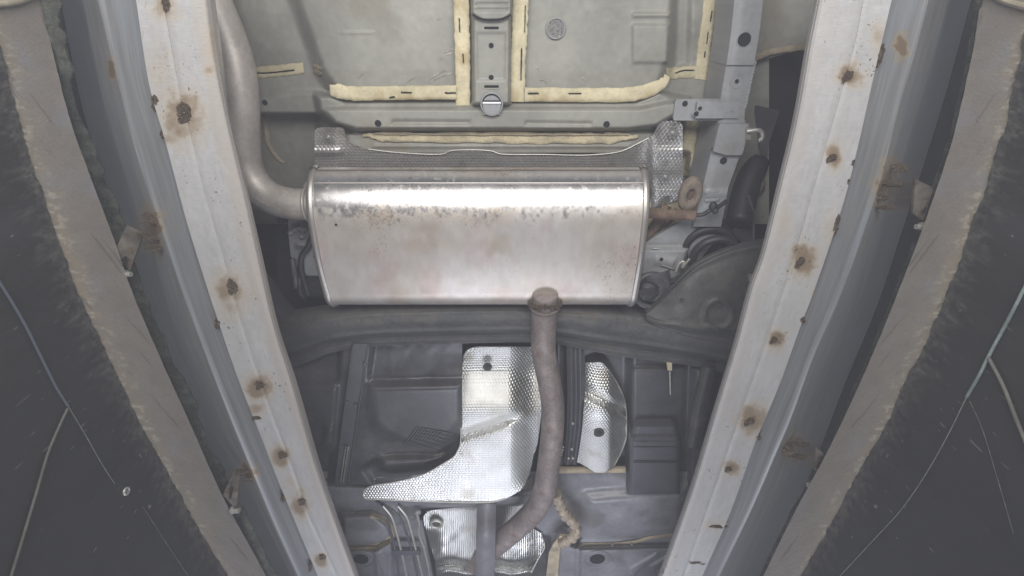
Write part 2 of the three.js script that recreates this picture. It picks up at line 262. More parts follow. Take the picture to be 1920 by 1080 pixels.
// ---- side walls of the pit
const WX = 0.64, Y0 = -260, Y1 = 1560;
function pitWall(s, topPts, ragPts, label) {
  const X = s * WX, top = lineXY(topPts), rag = lineXY(ragPts), ny = 420, o = thing('wall', label, 'wall', V(X, 0, -1));
  const bandRows = [], coatRows = [], ragY = [];
  for (let i = 0; i <= ny; i++) {
    const y = lerp(Y0, Y1, i / ny), a = PX(top(y), y, X);
    const j = (fbm(i * 0.07, s * 9 + 20, 6) - 0.5) * 24 + (noise(i * 0.9, s * 5 + 3) - 0.5) * 6, bx = rag(y) + s * -1 * j * 0.6, b = PX(bx, y, X);
    const c = PX(bx + s * 30, y, X), r = [];
    for (let k = 0; k <= 10; k++) r.push(a.clone().lerp(c, k / 10).add(V(-s * 0.0012 * (fbm(i * 0.2, k * 0.7, 3) - 0.5), 0, 0)));
    bandRows.push(r);
    const q = b.clone(); q.x -= s * 0.002; const r2 = [q];
    for (let k = 1; k <= 14; k++) { const p = PX(bx + s * 1, y, X), f = V(p.x - s * 0.003, 0, p.z); const t = Math.pow(k / 14, 1.6); r2.push(V(f.x, lerp(b.y, 0, t), b.z)); }
    coatRows.push(r2);
  }
  const bandMap = tex(256, 2048, (u, v) => { // u down the band, v along it (about 25 band widths)
    let c = mix3(rgb(150, 143, 134), rgb(138, 131, 123), fbm(u * 4, v * 90, 5)); c = mix3(c, rgb(144, 142, 144), ss(0.5, 0.75, fbm(u * 2 + 7, v * 30, 4)) * 0.7);
    const near = ss(0.5, 0.82, u + (fbm(u * 5, v * 120, 4) - 0.5) * 0.3); c = mix3(c, rgb(158, 146, 124), near * 0.7 * (0.3 + fbm(u * 7, v * 150 + 4, 3)));
    c = mix3(c, rgb(188, 182, 168), ss(0.5, 0.74, fbm(u * 12, v * 260, 4)) * near * 0.8); c = mix3(c, rgb(104, 98, 92), ss(0.72, 0.76, fbm(u * 4 + 3, v * 60 + u * 9, 4)) * 0.4);
    return c.map((x) => x * (0.96 + 0.08 * noise(u * 90, v * 2000)));
  }, { repeat: false });
  const coatMap = tex(256, 2048, (u, v) => {
    let c = rgb(50, 50, 50).map((x) => x * (0.9 + 0.2 * fbm(u * 6, v * 50, 4))); const dust = ss(0.12, 0.0, u + (fbm(u * 34, v * 240, 5) - 0.5) * 0.16);
    c = mix3(c, rgb(128, 123, 112), dust * 0.8 * fbm(u * 40, v * 260, 3)); c = mix3(c, rgb(76, 77, 80), ss(0.5, 0.85, fbm(u * 4 + 8, v * 28, 3)) * 0.35); c = mix3(c, rgb(150, 150, 146), ss(0.9, 0.95, noise(u * 60, v * 420) * 0.9 + 0.1 * fbm(u * 9, v * 30, 2)) * 0.7);
    return c;
  }, { repeat: false });
  const uv = (n) => (i, j) => [j / n, i / ny];
  const band = add('concrete_band', solid(bandRows, 0.12, { dir: V(s, 0, 0), uv: uv(10), flip: s > 0 }), M('band' + s, { map: bandMap, roughness: 0.85, bumpMap: gb(0.16, 4.4), bumpScale: 0.0004 }), o);
  add('black_coating', solid(coatRows, 0.1, { dir: V(s, 0, 0), uv: uv(14), flip: s > 0 }), M('coat' + s, { map: coatMap, roughness: 0.6, bumpMap: gb(0.7, 4.4), bumpScale: 0.0004 }), o);
  return { o, top, rag };
}
const topL = [[80, 0], [100, 100], [130, 220], [167, 325], [220, 465], [245, 540], [300, 670], [350, 780], [415, 925], [480, 1045]];
const ragL = [[-22, 0], [0, 90], [20, 165], [45, 265], [90, 400], [140, 540], [200, 665], [240, 755], [320, 900], [380, 1000], [425, 1075]];
const topR = [[1840, 0], [1820, 115], [1785, 265], [1740, 400], [1687, 540], [1625, 690], [1555, 840], [1490, 960], [1436, 1070]];
const ragR = [[1932, 0], [1917, 90], [1890, 215], [1855, 340], [1810, 465], [1780, 550], [1720, 675], [1660, 800], [1590, 920], [1505, 1075]];
const wallL = pitWall(-1, topL, ragL, 'pit wall with black coating below a bare concrete band, left of the car');
const wallR = pitWall(1, topR, ragR, 'pit wall with black coating below a bare concrete band, right of the car');
function gapFiller(w, topPts, s, width, h) {
  const L = lineXY(topPts), rows = [];
  for (let i = 0; i <= 300; i++) { const y = lerp(-200, 1300, i / 300), x = L(y), wd = width * (0.55 + fbm(i * 0.12, 4 + s, 4)) * lerp(1, 0.8, i / 300), r = []; for (let k = 0; k <= 5; k++) { const q = x - s * (wd * k / 5 - 3); r.push(P(q, y, h + 0.006 * (k / 5) + 0.008 * (fbm(i * 0.3, k * 0.9 + s, 3) - 0.5))); } rows.push(r); }
  const g = solid(rows, 0.004, { flip: s > 0 }); add('gap_filler', g, 'foam', w.o);
}
gapFiller(wallL, topL, -1, 26, 0.772);
gapFiller(wallR, topR, 1, 9, 0.78);

// ---- rails
const railL = {
  edge: lineXY([[255, 0], [280, 160], [310, 265], [350, 415], [387, 535], [420, 635], [450, 720], [480, 795], [527, 915], [593, 1073]]),
  seam: lineXY([[306, 0], [340, 183], [357, 247], [383, 357], [427, 510], [447, 587], [487, 710], [510, 777], [550, 883], [577, 963], [607, 1027]]),
  fold: lineXY([[363, 0], [387, 150], [407, 240], [423, 327], [450, 420], [480, 530], [530, 690], [575, 830], [610, 945], [655, 1077]]),
  lip: lineXY([[387, 0], [400, 100], [420, 200], [447, 320], [458, 365], [481, 470], [513, 610], [547, 720], [586, 853], [617, 947], [664, 1077]]),
  outer: lineXY([[400, 0], [413, 100], [427, 213], [460, 353], [487, 470], [520, 613], [555, 720], [593, 853], [623, 947], [670, 1077]]),
  ridge: lineXY([[185, 0], [215, 125], [250, 265], [280, 360], [310, 450], [340, 540], [380, 650], [430, 780], [463, 860], [513, 980], [557, 1077]]),
  dim: lineXY([[140, 0], [180, 200], [232, 370], [265, 480], [318, 640], [405, 820], [455, 907], [540, 1077]]),
};
const railR = {
  edge: lineXY([[1672, 0], [1640, 135], [1605, 290], [1580, 385], [1530, 535], [1500, 615], [1460, 725], [1420, 820], [1367, 967], [1317, 1080]]),
  seam: lineXY([[1618, 0], [1600, 90], [1540, 300], [1500, 440], [1450, 600], [1400, 745], [1350, 890], [1290, 1060]]),
  fold: lineXY([[1545, 0], [1527, 90], [1503, 225], [1474, 350], [1441, 480], [1420, 540], [1392, 640], [1352, 770], [1305, 920], [1250, 1080]]),
  lip: lineXY([[1536, 0], [1519, 85], [1494, 225], [1464, 350], [1432, 478], [1410, 540], [1384, 638], [1345, 766], [1299, 918], [1242, 1080]]),
  outer: lineXY([[1531, 0], [1514, 85], [1489, 225], [1459, 350], [1427, 480], [1405, 540], [1379, 638], [1340, 766], [1294, 918], [1236, 1080]]),
  ridge: lineXY([[1740, 0], [1715, 95], [1680, 220], [1655, 320], [1635, 385], [1585, 530], [1525, 670], [1481, 790], [1458, 843], [1407, 960], [1350, 1077]]),
  dim: lineXY([[1795, 0], [1740, 200], [1660, 450], [1620, 570], [1560, 715], [1480, 920], [1400, 1077]]),
};
const weldsL = [[345, 210, 27, 34], [436, 537, 20, 28], [487, 722, 17, 17], [530, 852, 15, 15], [567, 940, 14, 16], [605, 1043, 13, 14], [312, 6, 14, 24]];
const notchL = [[293, 186, 13, 17], [306, 250, 4, 9], [410, 604, 9, 12], [483, 781, 13, 7], [533, 932, 8, 10], [581, 1062, 5, 14]];
const weldsR = [[1588, 143, 15, 19], [1558, 296, 15, 15], [1499, 491, 14, 20], [1450, 637, 12, 14], [1405, 790, 17, 17], [1365, 879, 12, 11]];
const notchR = [[1650, 98, 8, 22], [1597, 303, 5, 10], [1588, 338, 4, 8], [1567, 415, 8, 26], [1503, 597, 8, 9], [1421, 817, 7, 8], [1340, 984, 22, 6], [1305, 1052, 22, 6]];
const stainsL = [...weldsL.map(([x, y, a, b]) => [x - 4, y + 6, a * (1.6 + 1.1 * hash(x, 3)), b * (1.7 + 1.0 * hash(y, 5)), 0.72 + 0.25 * hash(x, y)]), [300, 130, 40, 70, 0.35], [315, 262, 45, 22, 0.6], [430, 575, 38, 34, 0.55], [478, 765, 26, 24, 0.6], [545, 905, 24, 22, 0.4], [400, 80, 26, 60, 0.4], [392, 132, 20, 16, 0.6]];
const stainsR = [...weldsR.map(([x, y, a, b]) => [x + 6, y - 3, a * (1.6 + 1.2 * hash(x, 3)), b * (1.6 + 1.1 * hash(y, 5)), 0.72 + 0.25 * hash(x, y)]), [1645, 70, 22, 46, 0.5], [1560, 440, 26, 60, 0.35], [1535, 560, 22, 40, 0.6], [1412, 790, 30, 26, 0.5], [1470, 420, 22, 40, 0.35], [1500, 460, 20, 25, 0.3], [1340, 985, 40, 18, 0.4]];
function railMap(R, stains, sgn) {
  const W = 256, H = 1536;
  return tex(W, H, (u, v) => {
    const y = lerp(Y0, Y1, v), x = lerp(R.edge(y), R.outer(y), u);
    let c = mix3(rgb(179, 178, 177), rgb(163, 162, 161), fbm(u * 3, v * 40, 5)); c = c.map((k) => k * (0.975 + 0.05 * noise(u * 20, v * 200)));
    c = mix3(c, rgb(170, 168, 166), ss(0.45, 0.7, fbm(u * 3 + 5, v * 14, 4)) * 0.5);
    const inner = ss(0.66, 0.8, u + (fbm(u * 4, v * 60, 4) - 0.5) * 0.14); c = mix3(c, rgb(164, 156, 147), inner * (sgn < 0 ? 0.65 : 0.25)); // dust along the inner edge
    let sMax = 0; for (const [sx, sy, a, b, k] of stains) { const d = Math.hypot((x - sx) / a, (y - sy) / b); if (d < 1.6) { const n = fbm(x * 0.06, y * 0.06 + 9, 4); sMax = Math.max(sMax, ss(1.2, 0.0, d + (n - 0.5) * 0.7) * k); } }
    c = mix3(c, rgb(172, 156, 132), clamp(sMax * 1.0)); c = mix3(c, rgb(118, 102, 84), ss(0.3, 0.8, sMax) * 0.75);
    c = mix3(c, rgb(70, 60, 50), ss(0.845, 0.9, noise(x * 0.3, y * 0.3) * 0.72 + 0.28 * fbm(x * 0.03 + 5, y * 0.025, 3) + sMax * 0.06) * 0.7);
    c = mix3(c, rgb(140, 134, 126), ss(0.78, 0.86, noise(u * 40, v * 90)) * 0.14 * (1 - inner)); // lengthwise scratches
    return c;
  }, { repeat: false });
}
function channelMap(R, stains) {
  return tex(128, 1536, (u, v) => {
    const y = lerp(Y0, Y1, v), x = lerp(R.edge(y), R.dim(y), u);
    let c = mix3(rgb(146, 147, 148), rgb(122, 123, 124), fbm(u * 16, v * 10, 4)); c = c.map((k) => k * (0.95 + 0.1 * noise(u * 50, v * 30)));
    c = mix3(c, rgb(142, 150, 156), ss(0.5, 0.8, fbm(u * 6 + 2, v * 8, 3)) * ss(1.0, 0.2, v) * 0.5);
    let s = 0; for (const [sx, sy, a, b] of stains) { const d = Math.hypot((x - sx) / a, (y - sy) / b); if (d < 1.6) s = Math.max(s, ss(1.15, 0.2, d + (fbm(x * 0.07, y * 0.07, 4) - 0.5) * 0.9)); }
    c = mix3(c, rgb(160, 142, 112), s * 0.9); c = mix3(c, rgb(104, 88, 72), ss(0.55, 0.95, s + (fbm(x * 0.12, y * 0.12, 3) - 0.5) * 0.5) * 0.65);
    return c;
  }, { repeat: false });
}
function lines(list, ny, sub) { // list = [[line, h], ...] lofted across
  const rows = [];
  for (let i = 0; i <= ny; i++) { const y = lerp(Y0, Y1, i / ny), r = []; list.forEach(([L, h], k) => { if (k) { const [A, ha] = list[k - 1], xa = A(y), xb = L(y), n = sub[k - 1]; for (let m = 1; m <= n; m++) r.push(P(lerp(xa, xb, m / n), y, lerp(ha, h, m / n))); } else r.push(P(L(y), y, h)); }); rows.push(r); }
  return rows;
}
const shift = (L, d) => (y) => L(y) + d;
function makeRail(s, R, welds, notches, stains, chStains, name, label) {
  const o = thing('steel_rail', label, 'steel rail', P(R.seam(540), 540, 0.7), undefined);
  const m = s; // towards the wall
  const ny = 260, plateLines = [[R.edge, 0.700], [shift(R.seam, m * 1.6), 0.700], [R.seam, 0.7026], [shift(R.seam, -m * 1.6), 0.700], [R.fold, 0.700], [R.lip, 0.7045], [R.outer, 0.722]];
  const rows = lines(plateLines, ny, [5, 1, 1, 5, 4, 3]);
  const uvR = (i, j, p) => { const y = lerp(Y0, Y1, i / ny), n = rows[0].length - 1; const q = p.clone(); const h = q.y - CY, dp = q.clone().sub(V(0, CY, 0)); const x = 960 + F * dp.x / dp.dot(D); return [clamp((x - R.edge(y)) / (R.outer(y) - R.edge(y))), i / ny]; };
  const sheet = solid(rows, 0.005, { uv: uvR, flip: s > 0 });
  const plate = add('rail_plate', sheet, M('rail' + s, { map: railMap(R, stains, s), roughness: 0.5, bumpMap: gb(0.13, 4), bumpScale: 0.0003 }), o, 'off-white steel plate with rusty weld spots');
  for (const [x, y, a, b] of welds) { const p = P(x, y, 0.700), k = perPx(x, y, 0.7); add('weld_spot', merge(lump(p, a * 0.5 * k, 0.004, b * 0.5 * k, 0.55), lump(V(p.x + a * k * 0.2, p.y - 0.003, p.z + b * k * 0.2), a * 0.25 * k, 0.004, b * 0.3 * k, 0.5), lump(V(p.x - a * k * 0.3, p.y - 0.001, p.z - b * k * 0.4), a * 0.2 * k, 0.003, b * 0.2 * k, 0.5)), 'weld', o); }
  for (const [x, y, a, b] of notches) { const p = P(x, y, 0.703), k = perPx(x, y, 0.7); add('edge_weld', merge(lump(p, a * 0.62 * k, 0.006, b * 0.66 * k, 0.5), lump(V(p.x + s * a * 0.6 * k, p.y + 0.003, p.z - b * 0.7 * k), a * 0.5 * k, 0.006, b * 0.6 * k, 0.6)), 'weld', o); }
  // steel channel next to the plate
  const back = (y) => R.dim(y) + s * 26, cl = [[shift(R.edge, -s * 8), 0.712], [shift(R.ridge, -s * 5), 0.712], [shift(R.ridge, -s * 1.5), 0.7085], [shift(R.ridge, s * 1.5), 0.7085], [shift(R.ridge, s * 5), 0.713], [(y) => lerp(R.ridge(y), R.dim(y), 0.3), 0.73], [(y) => lerp(R.ridge(y), R.dim(y), 0.6), 0.79], [(y) => lerp(R.ridge(y), R.dim(y), 0.82), 0.89], [R.dim, 1.04], [back, 1.2]];
  const crow = lines(cl, ny, [6, 1, 1, 1, 3, 3, 3, 3, 3]), cw = crow[0].length - 1;
  const uvC = (i, j, p) => { const y = lerp(Y0, Y1, i / ny), dp = p.clone().sub(V(0, CY, 0)), x = 960 + F * dp.x / dp.dot(D); return [clamp((x - R.edge(y)) / (R.dim(y) - R.edge(y))), i / ny]; };
  add('steel_channel', solid(crow, 0.004, { uv: uvC, flip: s < 0 ? true : false }), M('channel' + s, { map: channelMap(R, chStains), metalness: 0.35, roughness: 0.5 }), o, 'bare grey folded steel channel');
  return o;
}
const rL = makeRail(-1, railL, weldsL, notchL, stainsL, [[280, 440, 34, 66], [465, 890, 26, 30], [210, 130, 12, 30]], 'l', 'rusty-spotted white steel rail with grey channel, left of the muffler');
const rR = makeRail(1, railR, weldsR, notchR, stainsR, [[1672, 350, 40, 70], [1495, 840, 36, 36], [1690, 90, 18, 34]], 'r', 'rusty-spotted white steel rail with grey channel, right of the muffler');
// weld clusters on the channels, brackets from channel to wall
function chWeld(o, list) { for (const [x, y, a, b, h] of list) { const k = perPx(x, y, h); add('weld_bead', merge(lump(P(x, y, h), a * k, 0.006, b * k, 0.45), lump(P(x + 5, y + b * 0.6, h), a * 0.7 * k, 0.005, b * 0.35 * k, 0.5)), 'weld', o); } }
chWeld(rL, [[280, 410, 12, 12, 0.716], [268, 440, 15, 5, 0.728], [285, 447, 17, 5, 0.724], [292, 465, 16, 6, 0.722], [455, 884, 15, 5, 0.72], [468, 895, 10, 5, 0.717]]);
chWeld(rR, [[1686, 314, 14, 9, 0.722], [1650, 362, 12, 16, 0.715], [1672, 345, 22, 5, 0.718], [1660, 388, 22, 5, 0.718], [1478, 845, 9, 10, 0.714], [1497, 831, 18, 4, 0.72], [1498, 855, 18, 4, 0.72]]);
function bracket(o, pts, slot, boltAt, s) { // pts = quad from channel end to wall end
  const rows = [], n = 8; for (let i = 0; i <= n; i++) { const t = i / n, a = [lerp(pts[0][0], pts[3][0], t), lerp(pts[0][1], pts[3][1], t)], b = [lerp(pts[1][0], pts[2][0], t), lerp(pts[1][1], pts[2][1], t)], r = []; for (let j = 0; j <= 4; j++) { const x = lerp(a[0], b[0], j / 4), y = lerp(a[1], b[1], j / 4); r.push(P(x, y, lerp(0.735, 0.742, t) + 0.004 * Math.sin(t * 5))); } rows.push(r); }
  const b = add('bracket', solid(rows, 0.005, {}), 'bracketSteel', o, 'bent metal strap between channel and wall');
  add('slot', ribbon(slot, 5, 0.733, { thick: 0.001, n: 8, jag: 0.3, lift: 0.0015 }), 'dark', b);
  const p = P(boltAt[0], boltAt[1], 0.735), k = perPx(...boltAt, 0.73); add('bolt', merge(place(new THREE.CylinderGeometry(5 * k, 5 * k, 15 * k, 12), V(p.x, p.y - 0.002, p.z), 0, 0, Math.PI / 2), place(new THREE.CylinderGeometry(8 * k, 8 * k, 5 * k, 6), V(p.x + s * 5 * k, p.y, p.z), 0, 0, Math.PI / 2)), 'zinc', b);
}
bracket(rL, [[236, 425], [268, 440], [243, 508], [216, 470]], [[228, 490], [236, 482], [231, 500]], [240, 513], -1);
bracket(rL, [[440, 880], [450, 890], [442, 955], [418, 928]], [[431, 935], [436, 912]], [442, 956], -1);
bracket(rR, [[1716, 335], [1750, 352], [1732, 415], [1712, 400]], [[1731, 398], [1736, 388]], [1723, 424], 1);
bracket(rR, [[1530, 838], [1544, 850], [1538, 890], [1527, 882]], [[1533, 876], [1537, 866]], [1521, 908], 1);

// ---- cords and lines on the black walls
function onWall(name, label, cat, pts, s, rpx, mat, group) {
  const X = s * (WX - 0.006), v = pts.map(([x, y]) => PX(x, y, X)), p0 = pts[0], k = 0.66 / F, o = thing(name, label, cat, v[0]);
  add('sheath', tube(v, rpx * k * 0.5, { seg: pts.length * 10, radial: 10 }), mat, o); return o;
}
onWall('cable', 'bluish cable down the black wall at far left', 'cable', [[-20, 500], [0, 530], [45, 605], [75, 665], [105, 725], [128, 762]], -1, 5, 'blueCable');
onWall('wire', 'thin pale wire between bluish cable end and round washer on left wall', 'wire', [[128, 762], [160, 815], [190, 868], [215, 907]], -1, 2, 'paleLine');
onWall('conduit', 'beige conduit running to bottom left corner on the black wall', 'conduit', [[127, 766], [110, 802], [90, 850], [70, 918], [50, 985], [18, 1090]], -1, 5, 'conduit');
onWall('wire', 'hair-thin pale wire low on left black wall below the washer', 'wire', [[268, 950], [300, 1000], [360, 1090]], -1, 1.1, 'paleLine');
onWall('cable', 'greenish cable down the black wall at far right', 'cable', [[1940, 500], [1918, 545], [1890, 600], [1860, 655], [1835, 705], [1812, 745]], 1, 6, 'greenCable');
onWall('wire', 'thin pale wire below greenish cable on the right black wall', 'wire', [[1812, 745], [1775, 820], [1735, 890], [1690, 955], [1640, 1010], [1570, 1085]], 1, 2.2, 'paleLine');
onWall('conduit', 'grey-beige conduit branching from greenish cable at right edge', 'conduit', [[1854, 672], [1880, 722], [1905, 785], [1935, 860]], 1, 6.5, 'conduit');
onWall('wire', 'hair-thin vertical wire right of greenish cable end', 'wire', [[1818, 752], [1840, 800], [1865, 880], [1900, 1000]], 1, 0.9, 'paleLine');
{ const p = PX(237, 921, -WX + 0.004), o = thing('washer', 'small round metal washer on the left black wall', 'washer', p); add('ring', place(new THREE.TorusGeometry(0.0052, 0.0022, 10, 20), p, 0, Math.PI / 2), 'zinc', o); add('screw', place(new THREE.CylinderGeometry(0.0022, 0.0022, 0.006, 10), p, 0, 0, Math.PI / 2), 'steel', o); }
onWall('hose', 'beige hose end across top of the left pit wall', 'hose', [[-60, 14], [-10, 8], [35, 2], [80, -18], [120, -40]], -1, 11, 'hose');
onWall('hose', 'beige hose end across top of the right pit wall', 'hose', [[1980, 30], [1935, 16], [1895, 5], [1850, -16], [1815, -40]], 1, 11, 'hose');

// ------------------------------------------------------------------ the car
const car = thing('car', 'underside of a silver-grey car with rear muffler, seen from the pit', 'car', V(0, CY + 0.72, -0.4));
// dark inner shell behind everything
add('inner_shell', rowSheet([[-260, -60, 1990], [200, 60, 1850], [700, 220, 1690], [1250, 480, 1420]], 1.24, 0.01, { nx: 8, ny: 12 }), 'liner', car);

// rear floor, pressed from one sheet and told apart by panel
const wellPoly = [[552, -190], [552, 0], [575, 64], [598, 131], [616, 160], [650, 195], [1190, 195], [1236, 168], [1250, 140], [1261, 73], [1267, 0], [1270, -190]];
const crossPoly = [[592, 178], [622, 178], [650, 190], [1190, 190], [1235, 170], [1262, 180], [1290, 185], [1290, 215], [1255, 230], [1222, 244], [1170, 249], [670, 249], [625, 236], [600, 215]];
const beamPoly = [[884, -190], [960, -190], [957, 196], [886, 196]];
const platePoly = [[640, 249], [1228, 247], [1240, 292], [630, 292]];
const floorH = pressed((x, y) => 1.045 + 0.008 * Math.sin(x * 0.02) + 0.006 * (fbm(x * 0.02, y * 0.02, 3) - 0.5), [
  [[[440, 216], [602, 216], [610, 420], [440, 420]], 1.10, 14],
  [wellPoly, 1.0, 15],
  [[[1186, 46], [1254, 46], [1252, 118], [1186, 118]], 0.994, 4], [[[1186, 24], [1256, 24], [1256, 32], [1186, 32]], 0.995, 3],
  [[[640, 60], [700, 60], [700, 63], [640, 63]], 0.997, 3],
  [[[450, 190], [540, 172], [606, 172], [606, 216], [450, 216]], 1.03, 7],
  [crossPoly, 0.985, 7],
  [[[604, 205], [640, 203], [1200, 203], [1250, 192], [1270, 192], [1268, 214], [1230, 236], [1175, 243], [668, 243], [630, 231]], 0.962, 5],
  [[[735, 225], [882, 226], [882, 233], [735, 233]], 0.968, 3], [[[985, 227], [1110, 229], [1110, 236], [985, 235]], 0.968, 3],
  [[[600, 286], [1290, 286], [1290, 440], [600, 440]], 1.09, 5],
  [platePoly, 0.998, 4],
  [[[700, 272], [1180, 272], [1180, 276], [700, 276]], 0.992, 4],
  [beamPoly, 0.955, 4],
  [[[894, 62], [948, 62], [946, 150], [896, 150]], 0.9585, 3],
  [[[884, -190], [960, -190], [960, 26], [942, 38], [903, 38], [884, 26]], 0.947, 2.5],
  [[[892, 6], [952, 6], [952, 10], [892, 10]], 0.951, 2.5], [[[892, 16], [952, 16], [952, 20], [892, 20]], 0.951, 2.5],
  [[[1270, -190], [1300, -190], [1290, 120], [1262, 130]], 1.062, 8],
]);
const panels = regions(404, 1442, -190, 420, 2.6, floorH, (x, y) => sdPoly(beamPoly, x, y) < 4 ? 'centre_beam' : sdPoly(crossPoly, x, y) < 6 ? 'crossmember' : sdPoly(wellPoly, x, y) < 10 ? 'spare_wheel_well' : sdPoly(platePoly, x, y) < 4 ? 'rear_plate' : x < 604 && y > 210 ? 'wheel_arch' : 'floor_pan');
const body = {}, fH0 = (x, y) => floorH(x, y);
for (const n in panels) body[n] = add(n, panels[n], n === 'wheel_arch' ? 'panel' : 'panel', car);
function hole(px, py, r, h, parent, name = 'hole', rim = true) { // an opening with a rolled rim
  const p = P(px, py, h), k = perPx(px, py, h), R = r * k, g = [place(new THREE.CylinderGeometry(R, R, 0.002, 28), V(p.x, p.y - 0.0008, p.z))];
  add(name, merge(...g), 'dark', parent); if (rim) add('rim', place(new THREE.TorusGeometry(R * 1.06, Math.max(0.0009, R * 0.12), 8, 30), p, Math.PI / 2), 'frame', parent);
}
hole(709, 231, 6, 0.962, body.crossmember); hole(1137, 233, 6, 0.962, body.crossmember); hole(497, 192, 5, 1.03, body.floor_pan);
hole(921, 85, 4.5, 0.9585, body.centre_beam); hole(921, 145, 4.5, 0.9585, body.centre_beam);
for (const y of [52, 162]) add('slot', ribbon([[908, y], [935, y]], 4.5, 0.955, { thick: 0.0012, n: 8, jag: 0.2, lift: 0.0008 }), 'dark', body.centre_beam);
add('slot', ribbon([[886, 28], [905, 36], [938, 36], [958, 28]], 4, 0.948, { thick: 0.001, n: 14, jag: 0.3, lift: 0.001 }), 'dark', body.centre_beam);
// round opening at the junction with the panel and a bright bar showing in it
hole(922, 195, 18.5, 0.953, body.centre_beam, 'round_opening');
{ const k = perPx(922, 195, 0.95); add('inner_panel', place(new THREE.CylinderGeometry(17 * k, 17 * k, 0.001, 28), P(922, 197, 0.9508)), 'frame', body.centre_beam); add('bright_bar', ribbon([[905, 193], [939, 193]], 4, 0.951, { thick: 0.002, n: 6, jag: 0.1, lift: 0.0015 }), M('bright', { color: new THREE.Color(0.95, 0.95, 0.97), roughness: 0.3 }), body.centre_beam); add('dark_edge', ribbon([[905, 189.4], [939, 189.4]], 2.4, 0.951, { thick: 0.001, n: 6, jag: 0.1, lift: 0.0014 }), 'dark', body.centre_beam); }
for (const y of [166, 214]) add('crease', ribbon([[905, y], [938, y]], 3, 0.956, { thick: 0.0016, n: 6, jag: 0.2 }), 'panel', body.centre_beam);
// crumpled foil plug
{ const p = P(1042, 53, 0.998), k = perPx(1042, 53, 1); const g = new THREE.CylinderGeometry(17 * k, 15 * k, 0.004, 36, 1), pl = lump(V(p.x, p.y - 0.002, p.z), 15 * k, 0.006, 15 * k, 0.55, 5, 5); const m = add('drain_plug', merge(place(g, V(p.x, p.y - 0.0015, p.z)), pl), 'shieldSoft', body.spare_wheel_well, 'round crumpled metal plug'); add('ring', place(new THREE.TorusGeometry(17 * k, 0.0016, 8, 36), V(p.x, p.y - 0.003, p.z), Math.PI / 2), 'frame', car); }

for (const [x0, y0, x1, y1] of [[832, 100, 850, 92], [822, 112, 848, 98], [800, 152, 838, 130], [812, 150, 846, 138], [672, 146, 684, 136], [760, 156, 778, 146], [1004, 128, 1014, 134], [1012, 148, 1026, 156], [1090, 146, 1098, 152], [820, 38, 828, 34]]) add('scuff', ribbon([[x0, y0], [(x0 + x1) / 2, (y0 + y1) / 2 - 1.5], [x1, y1]], 3.2, fH0, { thick: 0.0004, n: 14, jag: 2.2, lift: 0.0003 }), 'scuffed', body.spare_wheel_well);
// sealant beads
const fH = (x, y) => floorH(x, y);
const bead = (path, w, mat = 'sealant', o = {}) => add('sealant_bead', ribbon(path, w, o.h ?? fH, { jag: 2, n: 48, ...o }), mat, car);
const crack = (b, path, w = 2.2, h) => add('crack', ribbon(path, w, h ?? ((x, y) => fH(x, y) - 0.0042), { thick: 0.0006, n: 12, jag: 0.8, lift: 0.0006 }), 'dark', b);
let b = bead([[864, -170], [865, 0], [867, 90], [868, 198]], (t) => 31 - t * 4, 'sealant', { h: 0.985, thick: 0.003, n: 70 });
crack(b, [[861, 34], [862, 60]], 2, 0.979); crack(b, [[868, 100], [869, 118]], 2, 0.979);
b = bead([[977, -170], [976, 0], [973, 90], [970, 191]], (t) => 31 - t * 4, 'sealant', { h: 0.985, thick: 0.003, n: 70 });
crack(b, [[978, 90], [977, 150]], 2, 0.979); crack(b, [[985, 10], [984, 60]], 1.6, 0.979);
b = bead([[618, 160], [632, 170], [655, 175], [700, 175], [780, 174], [856, 173]], (t) => 4 + 23 * ss(0, 0.16, t), 'sealant', { h: 0.982 });
crack(b, [[752, 173], [772, 173.5]], 2.6, 0.977); crack(b, [[834, 174], [855, 174]], 2.6, 0.977); crack(b, [[730, 183], [740, 181]], 2.6, 0.977);
b = bead([[984, 177], [1060, 178], [1140, 178], [1190, 176], [1225, 166], [1246, 152], [1252, 142]], (t) => 27 - 15 * ss(0.55, 1, t), 'sealant', { h: 0.982 });
crack(b, [[990, 175], [1010, 175]], 3, 0.977); crack(b, [[1066, 175], [1090, 175]], 2, 0.977);
b = bead([[478, 136], [520, 133], [569, 128]], 22, 'sealant', { n: 24 }); crack(b, [[480, 137], [510, 136], [552, 131]], 2.6);
bead([[588, 122], [601, 131]], 8, 'sealantGrey', { n: 8 }); bead([[589, 132], [603, 141]], 8, 'sealantGrey', { n: 8 });
b = bead([[1334, -170], [1332, 0], [1322, 80], [1313, 149]], 25, 'sealant', { n: 60 }); crack(b, [[1335, 20], [1332, 40]]); crack(b, [[1328, 60], [1325, 82]]); crack(b, [[1322, 96], [1321, 108]]);
b = bead([[1250, 139], [1275, 136], [1322, 135]], 23, 'sealant', { n: 24 }); crack(b, [[1266, 137], [1282, 132], [1302, 132]], 2.6);
bead([[680, 253], [740, 257], [900, 258], [1060, 259], [1130, 259], [1196, 256]], (t) => 6 + 15 * ss(0, 0.16, t) * ss(1, 0.84, t), 'sealantDirty', { h: 0.994, n: 60, jag: 4, thick: 0.0015 });
bead([[700, 251], [900, 252], [1180, 253]], 4, 'sealantGrey', { h: 0.992, n: 50 });
bead([[496, 215], [498, 245], [504, 272], [518, 294], [532, 306]], (t) => 12 - t * 6, 'sealantGrey', { n: 30 });
bead([[1298, 222], [1291, 280], [1284, 330]], 24, 'sealant', { n: 40 });
